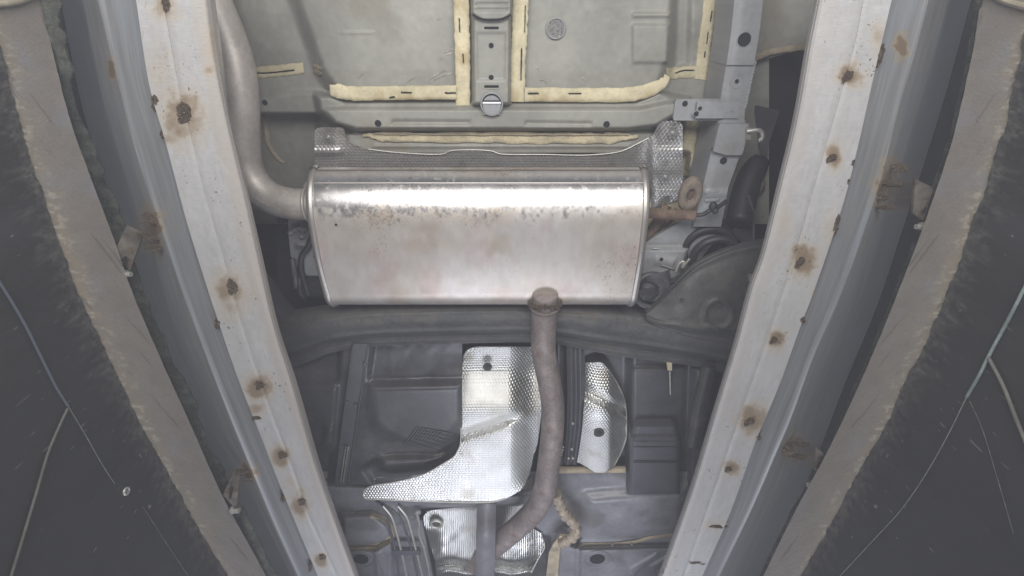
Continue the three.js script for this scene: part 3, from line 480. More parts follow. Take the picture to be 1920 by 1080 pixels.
// tyre arch seam at the right
const arch = (x, y) => 1.02;
add('arch_panel', rowSheet([[-190, 1420, 1570], [0, 1425, 1550], [90, 1415, 1530], [110, 1412, 1440]], 1.03, 0.006, { nx: 8, ny: 12 }), 'panel', car);
bead([[1416, 110], [1436, 100], [1470, 93], [1512, 88], [1550, 86]], 13, 'sealantGrey', { h: 1.022, n: 40 });

// side frame on the right, in overlapping plates
const fr = add('side_frame', rowSheet([[-190, 1385, 1446], [0, 1377, 1431], [60, 1371, 1424], [122, 1362, 1414]], (x, y, u) => 0.945 + 0.006 * ss(0.25, 0, u), 0.085, { nx: 8, ny: 20 }), 'frame', car);
add('side_frame', rowSheet([[112, 1363, 1417], [150, 1357, 1408], [190, 1350, 1398], [235, 1346, 1395]], (x, y, u) => 0.95 + 0.006 * ss(0.25, 0, u), 0.085, { nx: 8, ny: 16 }), 'frame', car);
add('side_frame', rowSheet([[225, 1349, 1398], [290, 1332, 1388], [350, 1318, 1366], [425, 1300, 1352]], (x, y, u) => 0.952 + 0.006 * ss(0.25, 0, u) - 0.004 * ss(352, 362, y) * ss(372, 366, y), 0.085, { nx: 8, ny: 60 }), 'frame', car);
add('frame_cover', rowSheet([[232, 1350, 1404], [240, 1347, 1403], [284, 1337, 1394], [291, 1362, 1390]], 0.94, 0.012, { nx: 6, ny: 8 }), 'frame', car);
hole(1395, 74, 12, 0.945, fr); hole(1356, 301, 6.5, 0.952, fr); hole(1381, 152, 3.5, 0.949, fr);
add('pressed_ring', place(new THREE.TorusGeometry(12 * perPx(1381, 152, 0.95), 0.0012, 8, 30), P(1381, 152, 0.95), Math.PI / 2), 'frame', fr);
const kb = add('bracket_plate', rowSheet([[186, 1268, 1392], [192, 1266, 1393], [222, 1262, 1388], [226, 1264, 1386]], 0.957, 0.01, { nx: 10, ny: 6 }), 'frame', car);
add('bracket_plate', rowSheet([[190, 1308, 1390], [222, 1304, 1384]], 0.9462, 0.004, { nx: 8, ny: 6 }), 'frame', car);
hole(1284, 194, 5, 0.957, kb); hole(1305, 213, 4.5, 0.946, kb); hole(1312, 203, 3.5, 0.946, kb);
add('spot_rivet', merge(hexBolt(P(1372, 207, 0.946), 0.0025)), 'frame', kb);
for (const y of [352, 366]) add('pressed_ridge', ribbon([[1322, y + 10], [1349, y + 8]], 7, 0.951, { thick: 0.003, n: 8, jag: 0.3 }), 'frame', fr);
{ const jag = []; for (let i = 0; i < 14; i++) { const y = lerp(118, 200, i / 13), x = lerp(1415, 1397, i / 13); jag.push(lump(P(x, y, 0.952), 0.003, 0.003, 0.005, 0.4)); } add('sealant_edge', merge(...jag), 'frame', fr); }
// tow hook
add('hook', tube([P(1400, 246, 0.93), P(1408, 245, 0.928), P(1420, 244, 0.926), P(1428, 247, 0.926), P(1430, 255, 0.926), P(1427, 262, 0.926), P(1422, 263, 0.926)], 0.0038, { seg: 40 }), 'zinc', car, 'bright bent metal hook');
add('hook_plate', rowSheet([[240, 1400, 1409], [262, 1400, 1408]], 0.933, 0.006, { nx: 3, ny: 4 }), 'zinc', car);
// dark parts by the right wheel
add('wheel_liner', rowSheet([[96, 1416, 1530], [200, 1395, 1520], [330, 1380, 1480], [480, 1352, 1450]], (x, y, u) => 1.09 + 0.06 * u, 0.01, { nx: 8, ny: 12 }), 'liner', car);
add('liner_flap', rowSheet([[198, 1417, 1421], [207, 1416, 1462], [240, 1420, 1452], [270, 1422, 1441], [292, 1428, 1438]], (x) => 1.03, 0.003, { nx: 6, ny: 10 }), 'plastic', car);
add('shock_absorber', tube([P(1420, 300, 1.06), P(1400, 350, 1.03), P(1385, 420, 0.98)], 0.026, { seg: 12, radial: 20 }), 'rubber', car);
add('brake_bracket', rowSheet([[360, 1392, 1400], [390, 1385, 1412], [440, 1372, 1416], [465, 1408, 1414]], 1.0, 0.004, { nx: 5, ny: 8 }), 'plastic', car);
add('brake_line', tube([P(1403, 366, 0.985), P(1411, 395, 0.98), P(1413, 430, 0.975), P(1412, 452, 0.97)], 0.0032), 'plasticCool', car);
add('drum_spot', lump(P(1421, 350, 1.03), 0.013, 0.008, 0.02, 0.3), 'rustyHanger', car);
// rear heat shield behind the muffler, embossed foil
const rsTop = lin([[590, 246], [593, 241], [600, 239], [640, 239], [646, 243], [650, 262], [660, 270], [688, 279], [741, 285], [800, 288], [834, 287], [843, 282.5], [922, 282.5], [936, 287], [1018, 289], [1106, 290], [1164, 283], [1193, 270], [1220, 256], [1228, 250], [1232, 235], [1240, 227], [1262, 226], [1275, 229], [1280, 236]]);
const rearShield = (() => {
  const cols = []; for (let i = 0; i <= 150; i++) { const x = lerp(590, 1280, i / 150); cols.push([x, rsTop(x), x < 640 ? 352 : x > 1216 ? lerp(394, 372, (x - 1216) / 64) : 356]); }
  return colSheet(cols, (x, y, u, v) => { const tab = Math.max(ss(660, 630, x), ss(1205, 1235, x)); return 0.985 - 0.012 * tab + lerp(0.035 * v, 0.03 * v - 0.006 * Math.exp(-(((y - 284) / 6) ** 2)) - 0.006 * Math.exp(-(((y - 362) / 6) ** 2)), tab) + 0.0015 * (fbm(x * 0.07, y * 0.07, 3) - 0.5); }, 0.0012, { nx: 150, ny: 26, smooth: false });
})();
const rsh = add('rear_heat_shield', rearShield, 'shieldSoft', car, 'wide embossed foil shield behind the muffler');
for (const [x, y] of [[615, 258], [1262, 250], [1248, 332]]) add('bolt', hexBolt(P(x, y, 0.968), 0.0042, 1.9), 'steel', rsh);
add('folded_edge', tube([[690, 279.5], [741, 285.5], [834, 288], [843, 283], [922, 283], [936, 288], [1018, 289.5], [1106, 290.5], [1164, 283.5], [1193, 270.5], [1226, 253]].map(([x, y]) => P(x, y, 0.983)), 0.0014, { seg: 90, radial: 8 }), 'zinc', rsh);

// muffler: rounded box section swept along x
const MX0 = -0.374, MX1 = 0.249, MZ0 = -0.266, MZ1 = -0.548, MB = 0.862, MT = 0.968;
function mufflerProfile(inset = 0) { // points (z, h), from rear top round the bottom to front top, closed
  const pts = [], arc = (cz, ch, rz, rh, a0, a1, n) => { for (let i = 0; i <= n; i++) { const a = lerp(a0, a1, i / n); pts.push([cz + Math.cos(a) * rz, ch + Math.sin(a) * rh]); } };
  const z0 = MZ0 - inset, z1 = MZ1 + inset, bt = MB + inset, tp = MT - inset, w = z0 - z1, P2 = Math.PI / 2;
  const rR = 0.1 * w / 0.286, rB = 0.072, rF = 0.05;
  arc(z0 - rR, bt + rB, rR, rB, 0, -P2, 18);
  for (let i = 1; i < 14; i++) { const t = i / 14; pts.push([lerp(z0 - rR, z1 + rF, t), bt - 0.0035 * Math.sin(t * Math.PI)]); }
  arc(z1 + rF, bt + rF, rF, rF, -P2, -Math.PI, 12);
  arc(z1 + 0.06, tp - 0.06, 0.06, 0.06, Math.PI, P2, 8); arc(z0 - 0.08, tp - 0.05, 0.08, 0.05, P2, 0, 8); pts.push(pts[0].slice());
  return pts;
}
const muffler = (() => {
  const prof = mufflerProfile(), rows = [], n = 60; for (let i = 0; i <= n; i++) { const u = i / n, x = lerp(MX0, MX1, u); rows.push(prof.map(([z, h], k) => V(x, CY + h + 0.0012 * (fbm(u * 9, k * 0.12, 3) - 0.5), z))); }
  const m = add('muffler', gridGeo(rows, { uv: (i, j) => [i / n, j / (prof.length - 1)], flip: true }), 'muffler', car, 'wide oval steel muffler with rust specks');
  for (const [x, dir] of [[MX0, -1], [MX1, 1]]) { // end caps: dished plate and rolled rim
    const ring = prof.slice(0, -1).map(([z, h]) => V(x, CY + h, z)), c = ring.reduce((a, p) => a.add(p), V(0, 0, 0)).multiplyScalar(1 / ring.length), rr = [];
    for (const [k, d] of [[1, 0], [0.97, 0.004], [0.93, 0.003], [0.9, -0.002], [0.4, 0.006], [0.001, 0.008]]) rr.push([...ring, ring[0]].map((p) => c.clone().lerp(p, k).add(V(dir * d, 0, 0))));
    add('end_cap', gridGeo(rr, { flip: dir > 0 }), 'mufflerRim', m);
    const loop = [...ring, ring[0]], rim = []; for (let j = 0; j < loop.length; j++) { const p = loop[j], o = p.clone().sub(c).setX(0).normalize(), row = []; for (let a = 0; a <= 10; a++) { const t = a / 10 * Math.PI * 2; row.push(p.clone().addScaledVector(o, Math.cos(t) * 0.0042 + 0.001).add(V(Math.sin(t) * 0.0065 - dir * 0.003, 0, 0))); } rim.push(row); }
    add('rolled_rim', gridGeo(rim, { flip: true }), 'mufflerRim', m);
  }
  const at = (k) => prof[k]; // lock seam along the rear corner
  add('lock_seam', tube([0, 0.25, 0.5, 0.75, 1].map((t) => V(lerp(MX0 + 0.006, MX1 - 0.006, t), CY + at(7)[1] - 0.0005, at(7)[0] + 0.0005)), 0.0022, { seg: 40, radial: 8 }), 'mufflerRim', m);
  return m;
})();
{ const p = P(630, 421, 0.8605); add('drain_hole', place(new THREE.CylinderGeometry(0.0022, 0.0022, 0.001, 14), V(p.x, p.y - 0.0006, p.z)), 'dark', muffler); }
// tail pipe with elbow
const tailPts = [P(612, 383, 0.93), P(582, 383, 0.93), P(546, 382, 0.93), P(508, 371, 0.935), P(478, 345, 0.94), P(461, 310, 0.945), P(454, 260, 0.95), P(450, 190, 0.96), P(440, 120, 0.97), P(420, 60, 0.98), P(395, 0, 0.99), P(370, -60, 1.0), P(350, -140, 1.02)];
const tp = add('tail_pipe', tube(tailPts, (t) => 0.0305 + 0.003 * ss(0.3, 0.6, t), { seg: 120, radial: 28 }), 'tailpipe', car, 'bent brownish steel tail pipe');
add('weld_ring', place(new THREE.TorusGeometry(0.032, 0.0035, 10, 32), P(579, 383, 0.93), 0, Math.PI / 2), 'tailpipe', tp);
add('pipe_hanger', tube([P(571, 352, 0.95), P(579, 340, 0.955), P(586, 333, 0.96)], 0.004), 'zinc', car);

// floor behind the axle and left spring seat
add('rear_floor', rowSheet([[400, 520, 1310], [500, 520, 1320], [600, 520, 1320]], 1.08, 0.01, { nx: 10, ny: 10 }), 'liner', car);
add('spring_seat', rowSheet([[412, 540, 640], [440, 541, 640], [480, 545, 640], [530, 575, 640]], pressed(0.99, [[[[582, 440], [640, 430], [640, 520], [566, 520], [564, 480]], 0.965, 4], [[[555, 455], [572, 455], [572, 464], [555, 464]], 0.98, 3]]), 0.01, { nx: 34, ny: 34 }), 'frame', car);
hole(592, 481, 4, 0.964, car, 'hole', false);
add('brake_hose', tube([P(586, 442, 0.955), P(578, 462, 0.955), P(566, 480, 0.955), P(565, 505, 0.955), P(572, 530, 0.955), P(578, 552, 0.955)], 0.0062, { seg: 40 }), 'rubber', car);
add('control_rod', tube([P(548, 485, 0.96), P(552, 510, 0.95), P(556, 540, 0.95)], 0.006), 'plastic', car);
add('spring_bump', merge(...[[553, 430], [562, 428], [568, 432], [545, 436], [566, 444]].map(([x, y]) => lump(P(x, y, 0.985), 0.006, 0.005, 0.005))), 'frame', car);
add('bushing', merge(place(new THREE.CylinderGeometry(0.03, 0.03, 0.05, 28), P(590, 535, 0.98), 0, 0, Math.PI / 2), place(new THREE.TorusGeometry(0.03, 0.006, 10, 30), P(572, 533, 0.975), 0, Math.PI / 2)), 'rubber', car);

// right side: plate, spring, bushing, hanger
const sp = add('spring_seat', colSheet([[1196, 470, 545], [1212, 455, 540], [1225, 446, 536], [1260, 425, 530], [1290, 410, 516], [1318, 404, 480], [1350, 404, 440]], pressed(0.972, [[[[1200, 466], [1290, 466], [1275, 520], [1200, 540]], 0.958, 3], [[[1228, 480], [1268, 486], [1262, 500], [1226, 496]], 0.953, 2]]), 0.01, { nx: 40, ny: 30, smooth: false }), 'frame', car);
hole(1240, 486, 3.4, 0.953, sp, 'hole', false); add('bright_edge', tube([P(1224, 466, 0.957), P(1236, 466, 0.957)], 0.0014), 'zinc', sp); add('bright_edge', tube([P(1241, 497, 0.952), P(1264, 505, 0.952)], 0.0014), 'zinc', sp);
{ const pts = [], c0 = P(1342, 483, 0.93), k = perPx(1342, 483, 0.93); for (let i = 0; i <= 90; i++) { const a = i / 90 * Math.PI * 2 * 3 + 0.4, t = i / 90; pts.push(V(c0.x + Math.cos(a) * (40 + 12 * t) * k, CY + lerp(0.915, 1.04, t), c0.z + Math.sin(a) * (40 + 12 * t) * k)); } add('coil_spring', tube(pts, 0.0085, { seg: 220, radial: 12 }), 'rubber', car, 'black coil spring beside the right wheel'); 
  add('spring_cup', place(new THREE.CylinderGeometry(58 * k, 58 * k, 0.02, 40), V(c0.x, CY + 1.05, c0.z)), 'rubber', car); }
add('spring_clip', tube([P(1267, 510, 0.935), P(1274, 494, 0.935), P(1282, 490, 0.933), P(1279, 503, 0.932), P(1286, 494, 0.93), P(1293, 485, 0.93)], 0.0028, { seg: 40 }), 'zinc', car, 'bright wire clip by the spring');
add('bushing', merge(place(new THREE.CylinderGeometry(0.036, 0.036, 0.06, 30, 1, true), P(1226, 532, 0.955), Math.PI / 2.6, 0, 0.5), place(new THREE.TorusGeometry(0.036, 0.006, 10, 34), P(1222, 545, 0.925), Math.PI / 2 - 0.3)), 'plastic', car);
add('bushing_core', lump(P(1216, 548, 0.925), 0.026, 0.012, 0.026, 0.15), 'rubber', car);
const ruH = add('rubber_hanger', (() => { const g = new THREE.TorusGeometry(0.0185, 0.0105, 16, 40); g.scale(0.8, 1.3, 1); return place(g, P(1294, 364, 0.935), Math.PI / 2 + 0.15, 0, 0); })(), 'rustyHanger', car, 'brown rubber exhaust hanger ring');
add('hanger_core', lump(P(1294, 362, 0.94), 0.010, 0.008, 0.017, 0.3), 'rusty', ruH);
add('hanger_rod', tube([P(1204, 395, 0.94), P(1225, 400, 0.93), P(1262, 403, 0.93), P(1290, 403, 0.925), P(1306, 404, 0.92)], 0.0105, { seg: 40, radial: 14 }), 'rusty', car, 'rusty exhaust hanger rod');
add('sensor_wire', tube([P(1300, 404, 0.922), P(1318, 402, 0.918), P(1332, 394, 0.916), P(1346, 388, 0.918), P(1362, 377, 0.925)], 0.0042, { seg: 40 }), 'rubber', car, 'black wire through a grommet');
add('grommet', merge(lump(P(1337, 387, 0.914), 0.008, 0.007, 0.009, 0.2), lump(P(1341, 395, 0.914), 0.006, 0.006, 0.007, 0.2)), 'rubber', car);
add('rusty_tube', tube([P(1200, 470, 0.985), P(1222, 432, 0.985), P(1240, 405, 0.985), P(1250, 385, 0.99)], 0.0105, { seg: 24 }), 'rusty', car); add('rusty_tube', tube([P(1236, 440, 0.99), P(1252, 415, 0.99), P(1268, 392, 0.99)], 0.0045, { seg: 20 }), 'rusty', car); 
add('sealed_floor', colSheet([[1200, 378, 470], [1240, 378, 455], [1300, 380, 415]], 1.01, 0.006, { nx: 8, ny: 8 }), 'sealant', car);

// axle beam and trailing arm
const axT = curve([[470, 612], [530, 590], [600, 577], [700, 569], [850, 564], [1000, 564], [1120, 572], [1220, 586], [1300, 602], [1400, 620]]), axB = curve([[470, 706], [560, 686], [620, 662], [700, 650], [842, 645], [1000, 642], [1047, 646], [1147, 666], [1222, 676], [1320, 690], [1400, 712]]);
const axCols = []; for (let x = 480; x <= 1400; x += 20) axCols.push([x, axT(x), axB(x)]);
const axle = add('rear_axle', colSheet(axCols, (x, y, u, v) => 0.965 - 0.055 * Math.sqrt(clamp(1 - ((v - 0.36) / 0.4) ** 2)) * ss(1.02, 0.9, v) - 0.016 * Math.exp(-(((v - 0.72) / 0.07) ** 2)) - 0.006 * Math.exp(-(((v - 0.9) / 0.06) ** 2)) - 0.003 * Math.exp(-(((v - 0.28) / 0.04) ** 2)) + 0.003 * (fbm(x * 0.05, y * 0.1, 3) - 0.5), 0.01, { nx: 120, ny: 44 }), 'axle', car, 'dark twist beam axle below the muffler');
const arm = add('trailing_arm', colSheet([[1212, 586, 600], [1235, 566, 612], [1262, 540, 620], [1285, 516, 628], [1310, 494, 634], [1354, 472, 640], [1400, 458, 652], [1460, 448, 668]], (x, y, u, v) => 0.905 - 0.03 * Math.sin(clamp(v * 1.05) * Math.PI) ** 0.6 * ss(0, 0.3, u) - 0.006 * Math.exp(-(((Math.hypot(x - 1348, y - 590) - 26) / 5) ** 2)) - 0.008 * Math.exp(-(((v - 0.04) / 0.035) ** 2)) - 0.008 * Math.exp(-(((v - 0.86) / 0.05) ** 2)), 0.012, { nx: 80, ny: 60 }), 'axle', car, 'broad dark trailing arm beside right rail');
for (const [x, y] of [[1348, 572], [1324, 600], [1345, 617], [1279, 562]]) add('bolt', lump(P(x, y, 0.868), 0.004, 0.004, 0.004, 0.3), 'axle', arm);
add('clip', rowSheet([[516, 1406, 1420], [528, 1405, 1418]], 0.87, 0.006, { nx: 3, ny: 3 }), 'zinc', arm);
add('trailing_arm', colSheet([[440, 470, 640], [500, 520, 650], [540, 575, 655], [575, 600, 650]], (x, y, u, v) => 0.95 - 0.03 * Math.sin(v * Math.PI), 0.012, { nx: 30, ny: 24 }), 'liner', car);

// fuel tank cover on the left, canister and covers on the right
const tankH = pressed((x, y) => 1.0 - 0.03 * ss(640, 760, y) + 0.004 * (fbm(x * 0.03, y * 0.03, 3) - 0.5), [
  [[[690, 722], [868, 718], [868, 790], [838, 836], [760, 838], [700, 800]], 0.952, 14],
  [[[732, 842], [752, 832], [818, 848], [852, 822], [872, 800], [880, 860], [800, 900], [700, 905], [684, 880], [700, 858]], 0.985, 9],
  [[[716, 858], [830, 856], [800, 878], [740, 890], [712, 884]], 0.958, 10],
  [[[610, 795], [634, 795], [630, 836], [606, 836]], 0.955, 7], [[[540, 720], [640, 720], [630, 800], [540, 800]], 0.962, 12],
  [[[560, 842], [630, 842], [625, 912], [560, 912]], 0.985, 8],
  [[[640, 640], [700, 640], [668, 905], [618, 905]], 0.972, 6],
]);
const tank = add('fuel_tank_cover', regions(540, 905, 632, 930, 3.2, tankH, (x, y) => x > 868 && y < 846 ? null : 'a').a, 'plastic', car, 'dark plastic cover left of the foil shield');
{ const S = (x0, y0, x1, y1) => [[x0, y0], [lerp(x0, x1, 0.5), lerp(y0, y1, 0.5)], [x1, y1]];
  const st = add('tank_strap', rowSheet([[645, 662, 692], [760, 645, 671], [850, 634, 658], [912, 626, 650]], 0.957, 0.004, { nx: 4, ny: 20 }), 'plasticCool', car, 'ribbed strap across the tank cover');
  add('strap_rib', ribbon(S(661, 650, 628, 905), 3, 0.956, { thick: 0.005, n: 40, jag: 0.3 }), 'plasticCool', st); add('strap_rib', ribbon(S(690, 650, 652, 908), 3, 0.956, { thick: 0.005, n: 40, jag: 0.3 }), 'plasticCool', st);
  add('strap_rib', ribbon(S(648, 838, 638, 905), 2.4, 0.955, { thick: 0.004, n: 16, jag: 0.2 }), 'zinc', st); add('strap_rib', ribbon(S(653, 838, 643, 905), 2.2, 0.955, { thick: 0.004, n: 16, jag: 0.2 }), 'zinc', st);
  for (const [x, y] of [[648, 838], [641, 884], [684, 684], [651, 756], [667, 760]]) add('strap_stud', lump(P(x, y, 0.953), 0.005, 0.004, 0.005, 0.3), 'plasticCool', st);
  const bars = []; for (let i = 0; i < 9; i++) bars.push(ribbon([[756 + i * 7, 836 - i * 1.2], [782 + i * 5.6, 801 + i * 1.4]], 2.6, (x, y) => tankH(x, y), { thick: 0.0035, n: 8, jag: 0.2 })); for (let i = 0; i < 6; i++) bars.push(ribbon([[764 + i * 5, 828 - i * 5], [826 + i * 5, 846 - i * 6.5]], 2.2, (x, y) => tankH(x, y), { thick: 0.003, n: 8, jag: 0.2 }));
  const gr = add('vent_grille', merge(...bars), 'plasticCool', tank); gr.userData.kind = 'stuff'; }
const bayH = pressed((x, y) => 1.0 + 0.004 * (fbm(x * 0.03, y * 0.03 + 6, 3) - 0.5), [[[[1176, 690], [1285, 690], [1282, 822], [1176, 822]], 0.985, 6], [[[1060, 640], [1180, 640], [1180, 900], [1060, 900]], 1.03, 10], [[[1300, 690], [1345, 690], [1320, 930], [1286, 930]], 0.97, 12]]);
add('plastic_cover', regions(1046, 1360, 640, 935, 3.4, bayH, () => 'a').a, 'plastic', car);
const can = add('canister', rowSheet([[800, 1190, 1268], [824, 1183, 1274], [870, 1181, 1274], [926, 1177, 1276]], (x, y, u) => 0.944 + (y < 818 ? 0.012 : y < 824 ? 0.004 : 0) + 0.01 * (ss(0.06, 0, u) + ss(0.94, 1, u)), 0.06, { nx: 20, ny: 44 }), 'plasticCool', car, 'boxy dark plastic canister');
for (const [y, w] of [[829, 3], [839, 2], [866, 4]]) add('ledge', ribbon([[1188, y], [1230, y], [1270, y]], w, 0.944, { thick: 0.003, n: 16, jag: 0.2 }), y === 866 ? 'rubber' : 'plasticCool', can);
add('foam_patch', rowSheet([[679, 1250, 1260], [695, 1252, 1260]], 0.965, 0.006, { nx: 3, ny: 3 }), 'sealant', car, 'small cream foam strip');
add('pipe_clip', tube([P(1256, 696, 0.97), P(1257, 740, 0.97)], 0.0018), 'zinc', car);
add('bay_post', rowSheet([[690, 1318, 1342], [760, 1300, 1330], [840, 1288, 1312]], (x, y, u) => 0.95 - 0.012 * Math.sin(u * Math.PI), 0.01, { nx: 8, ny: 12 }), 'axle', car);
add('cross_tube', tube([P(1040, 881, 0.965), P(1100, 881, 0.965), P(1172, 880, 0.965)], 0.0095, { seg: 16 }), 'sealantGrey', car, 'beige cross tube below the right shield');
const brace = add('brace', rowSheet([[646, 1062, 1096], [740, 1064, 1097], [800, 1063, 1095], [872, 1058, 1083]], (x, y, u) => 0.972 + 0.006 * Math.cos(u * Math.PI * 4), 0.006, { nx: 24, ny: 20 }), 'plasticCool', car, 'dark folded brace beside the pipe');
for (const [x, y] of [[1072, 842], [1066, 859], [1074, 859], [1074, 794]]) add('stud', lump(P(x, y, 0.965), 0.004, 0.004, 0.004, 0.25), 'zinc', brace);
add('bolt_row', merge(...[0, 1, 2, 3, 4, 5, 6].map((i) => lump(P(1056 - i * 1.2, 838 + i * 5, 0.95), 0.003, 0.003, 0.0028, 0.2))), 'zinc', brace);

// centre heat shield: row by row outline, steep towards the rear, trough for the pipe at the right
const shH = (x, y) => { const s = curve([[640, 1.075], [690, 1.06], [730, 1.022], [770, 0.985], [800, 0.972], [850, 0.95], [900, 0.925], [950, 0.9]])(y); const trough = ss(950, 1004, x) * 0.022 * ss(945, 880, y); const crease = 0.014 * Math.exp(-((((y - 806) + (x - 900) * 0.33) / 9) ** 2)) * ss(985, 940, x); return s + trough + crease - 0.02 * ss(900, 690, x) * 0.5 + 0.0014 * (fbm(x * 0.05, y * 0.05, 3) - 0.5); };
const csh = add('centre_heat_shield', rowSheet([[650.5, 890, 1006], [652, 880, 1008], [660, 872, 1010], [678, 868, 1012], [772, 864, 1016], [832, 863, 1008], [845, 858, 1004], [855, 852, 1000], [872, 826, 997], [890, 793, 992], [899, 762, 988], [905, 735, 985], [911, 697, 982], [915, 688, 980], [920, 682, 976], [928, 681, 962], [934, 683, 950], [937, 723, 944], [941, 800, 932], [942, 850, 915]], shH, 0.0012, { nx: 110, ny: 110 }), 'shield', car, 'shiny dimpled foil shield left of the pipe');
add('bolt', hexBolt(P(914, 687, 1.05), 0.0075, 1.6), 'axle', csh);
add('folded_edge', tube([[1004, 650.5], [885, 652], [873, 660], [868, 678], [864, 772], [863, 832], [858, 845], [852, 855], [826, 872], [793, 890], [735, 905], [697, 911], [684, 918], [681, 928], [684, 934], [723, 937], [822, 941], [925, 941], [948, 935]].map(([x, y]) => P(x, y, shH(x, y) - 0.0005)), 0.0017, { seg: 160, radial: 8 }), 'zinc', csh);
add('shield_corner', rowSheet([[893, 998, 1000], [905, 985, 1000], [918, 969, 1000]], 0.97, 0.0012, { nx: 12, ny: 10, uv: undefined }), 'shieldFluted', car);
const rightH = (x, y) => 0.975 - 0.02 * Math.sin(clamp((x - 1084) / 90) * Math.PI) + lerp(0.05, -0.01, ss(670, 790, y)) + 0.016 * Math.exp(-(((y - 745 - (x - 1120) * 0.5) / 10) ** 2)) + 0.02 * ss(1140, 1175, x);
const rs2 = add('right_heat_shield', rowSheet([[680, 1097, 1128], [690, 1097, 1138], [712, 1097, 1153], [731, 1096, 1164], [760, 1095, 1173], [800, 1092, 1175], [823, 1089, 1174], [850, 1085, 1164], [866, 1082, 1156], [876, 1101, 1150], [882, 1109, 1140], [886, 1117, 1132]], rightH, 0.0012, { nx: 50, ny: 80 }), 'shield', car, 'narrow dimpled foil shield right of the pipe');
add('bolt', hexBolt(P(1123, 811, 0.944), 0.0075, 1.8), 'axle', rs2);
add('folded_edge', tube([[1097, 682], [1128, 680.5], [1138, 690], [1164, 731], [1173, 760], [1175, 800], [1174, 823], [1164, 850], [1152, 873]].map(([x, y]) => P(x, y, rightH(x, y))), 0.0014, { seg: 80, radial: 8 }), 'zinc', rs2);

// front floor at the bottom of the picture
const frontH = pressed((x, y) => 0.985 + 0.004 * (fbm(x * 0.02, y * 0.02 + 3, 3) - 0.5), [
  [[[788, 956], [1026, 944], [1034, 1260], [800, 1260]], 1.09, 5],
  [[[560, 905], [1010, 930], [1010, 950], [790, 950], [560, 962]], 0.958, 5],
  [[[640, 966], [700, 962], [728, 985], [734, 1008], [705, 1022], [640, 1022]], 0.95, 8],
  [[[560, 1032], [705, 1030], [735, 1014], [752, 1120], [640, 1240], [560, 1240]], 0.948, 3],
  [[[700, 1034], [714, 1034], [730, 1130], [712, 1130]], 0.94, 3],
  [[[735, 985], [795, 968], [850, 1240], [740, 1240]], 0.975, 5],
  [[[1100, 930], [1285, 915], [1285, 1008], [1090, 1015]], 0.955, 18], [[[1085, 1012], [1180, 1012], [1260, 1000], [1290, 990], [1290, 1020], [1180, 1024], [1085, 1026]], 0.962, 3],
  [[[1050, 1010], [1085, 1028], [1290, 1024], [1290, 1240], [1030, 1240]], 0.938, 4],
  [[[1080, 1026], [1088, 1026], [1084, 1240], [1074, 1240]], 0.93, 3], [[[1180, 1066], [1232, 1036], [1238, 1040], [1196, 1070], [1180, 1100]], 0.932, 3], [[[1218, 1062], [1260, 1036], [1264, 1042], [1226, 1070]], 0.932, 3],
  [[[980, 930], [1046, 930], [1060, 1000], [1022, 1010], [980, 1000]], 1.0, 6],
]);
const frontPanels = regions(560, 1330, 884, 1300, 3, frontH, (x, y) => x < 800 ? (y > 1030 ? 'front_floor' : 'front_crossmember') : y > 1020 ? 'front_floor' : 'floor_step');
const ff = {}; for (const n in frontPanels) ff[n] = add(n, frontPanels[n], 'panelCool', car);
add('sealant_bead', ribbon([[636, 1026], [700, 1026], [722, 1018], [736, 1004], [732, 985], [715, 970], [694, 966]], 11, frontH, { n: 50, jag: 1.5 }), 'sealantGrey', car);
add('sealant_bead', ribbon([[1084, 1022], [1180, 1018], [1222, 1008], [1270, 1002]], 7, frontH, { n: 50, jag: 1 }), 'sealantGrey', car);
for (const [x, y, h, r] of [[677, 1048, 0.947, 14], [1120, 1048, 0.937, 14]]) { hole(x, y, r, h, ff.front_floor, 'drain_hole', false); const k = perPx(x, y, h); add('pressed_ring', place(new THREE.TorusGeometry(r * 1.75 * k, 0.0022, 8, 40), P(x, y, h), Math.PI / 2), 'panelCool', ff.front_floor); }
for (const [x, y] of [[1148, 1020], [1184, 1020], [1084, 1030], [1092, 1052]]) add('stud', lump(P(x, y, 0.94), 0.004, 0.006, 0.004, 0.2), 'panelCool', ff.front_floor);
add('highlight_ridge', tube([P(704, 1034, 0.943), P(712, 1052, 0.941), P(722, 1090, 0.939), P(735, 1150, 0.938)], 0.0028), 'panelCool', ff.front_floor);
// brake and fuel lines with their holder
[[722, 960, 741, 1034, 751, 1100], [734, 968, 752, 1032, 766, 1100], [752, 975, 772, 1032, 786, 1100], [762, 968, 780, 1032, 796, 1100]].forEach(([a, b1, c, d, e, f], i) => add('fuel_line', tube([P(a - 16, b1 - 20, 0.95), P(a, b1, 0.945), P(lerp(a, c, 0.45), lerp(b1, d, 0.4), 0.94), P(c, d, 0.935), P(e, f, 0.935), P(e + 12, f + 80, 0.935)], 0.0036, { seg: 50 }), i % 2 ? 'zinc' : 'plasticCool', car));
add('line_holder', rowSheet([[1033, 734, 786], [1041, 735, 788]], 0.93, 0.014, { nx: 8, ny: 4 }), 'plasticCool', car, 'clip across the fuel lines');
add('line_holder', rowSheet([[938, 726, 746], [962, 742, 746]], 0.95, 0.004, { nx: 3, ny: 4 }), 'panelCool', car);
add('line_clip', merge(lump(P(782, 960, 0.95), 0.012, 0.008, 0.01, 0.2), lump(P(783, 970, 0.95), 0.006, 0.006, 0.012, 0.2)), 'panelCool', car);
add('shield_edge', tube([[782, 965], [786, 985], [785, 1000], [794, 1026], [800, 1050], [808, 1090]].map(([x, y]) => P(x, y, 0.945)), 0.003, { seg: 40 }), 'zinc', car);
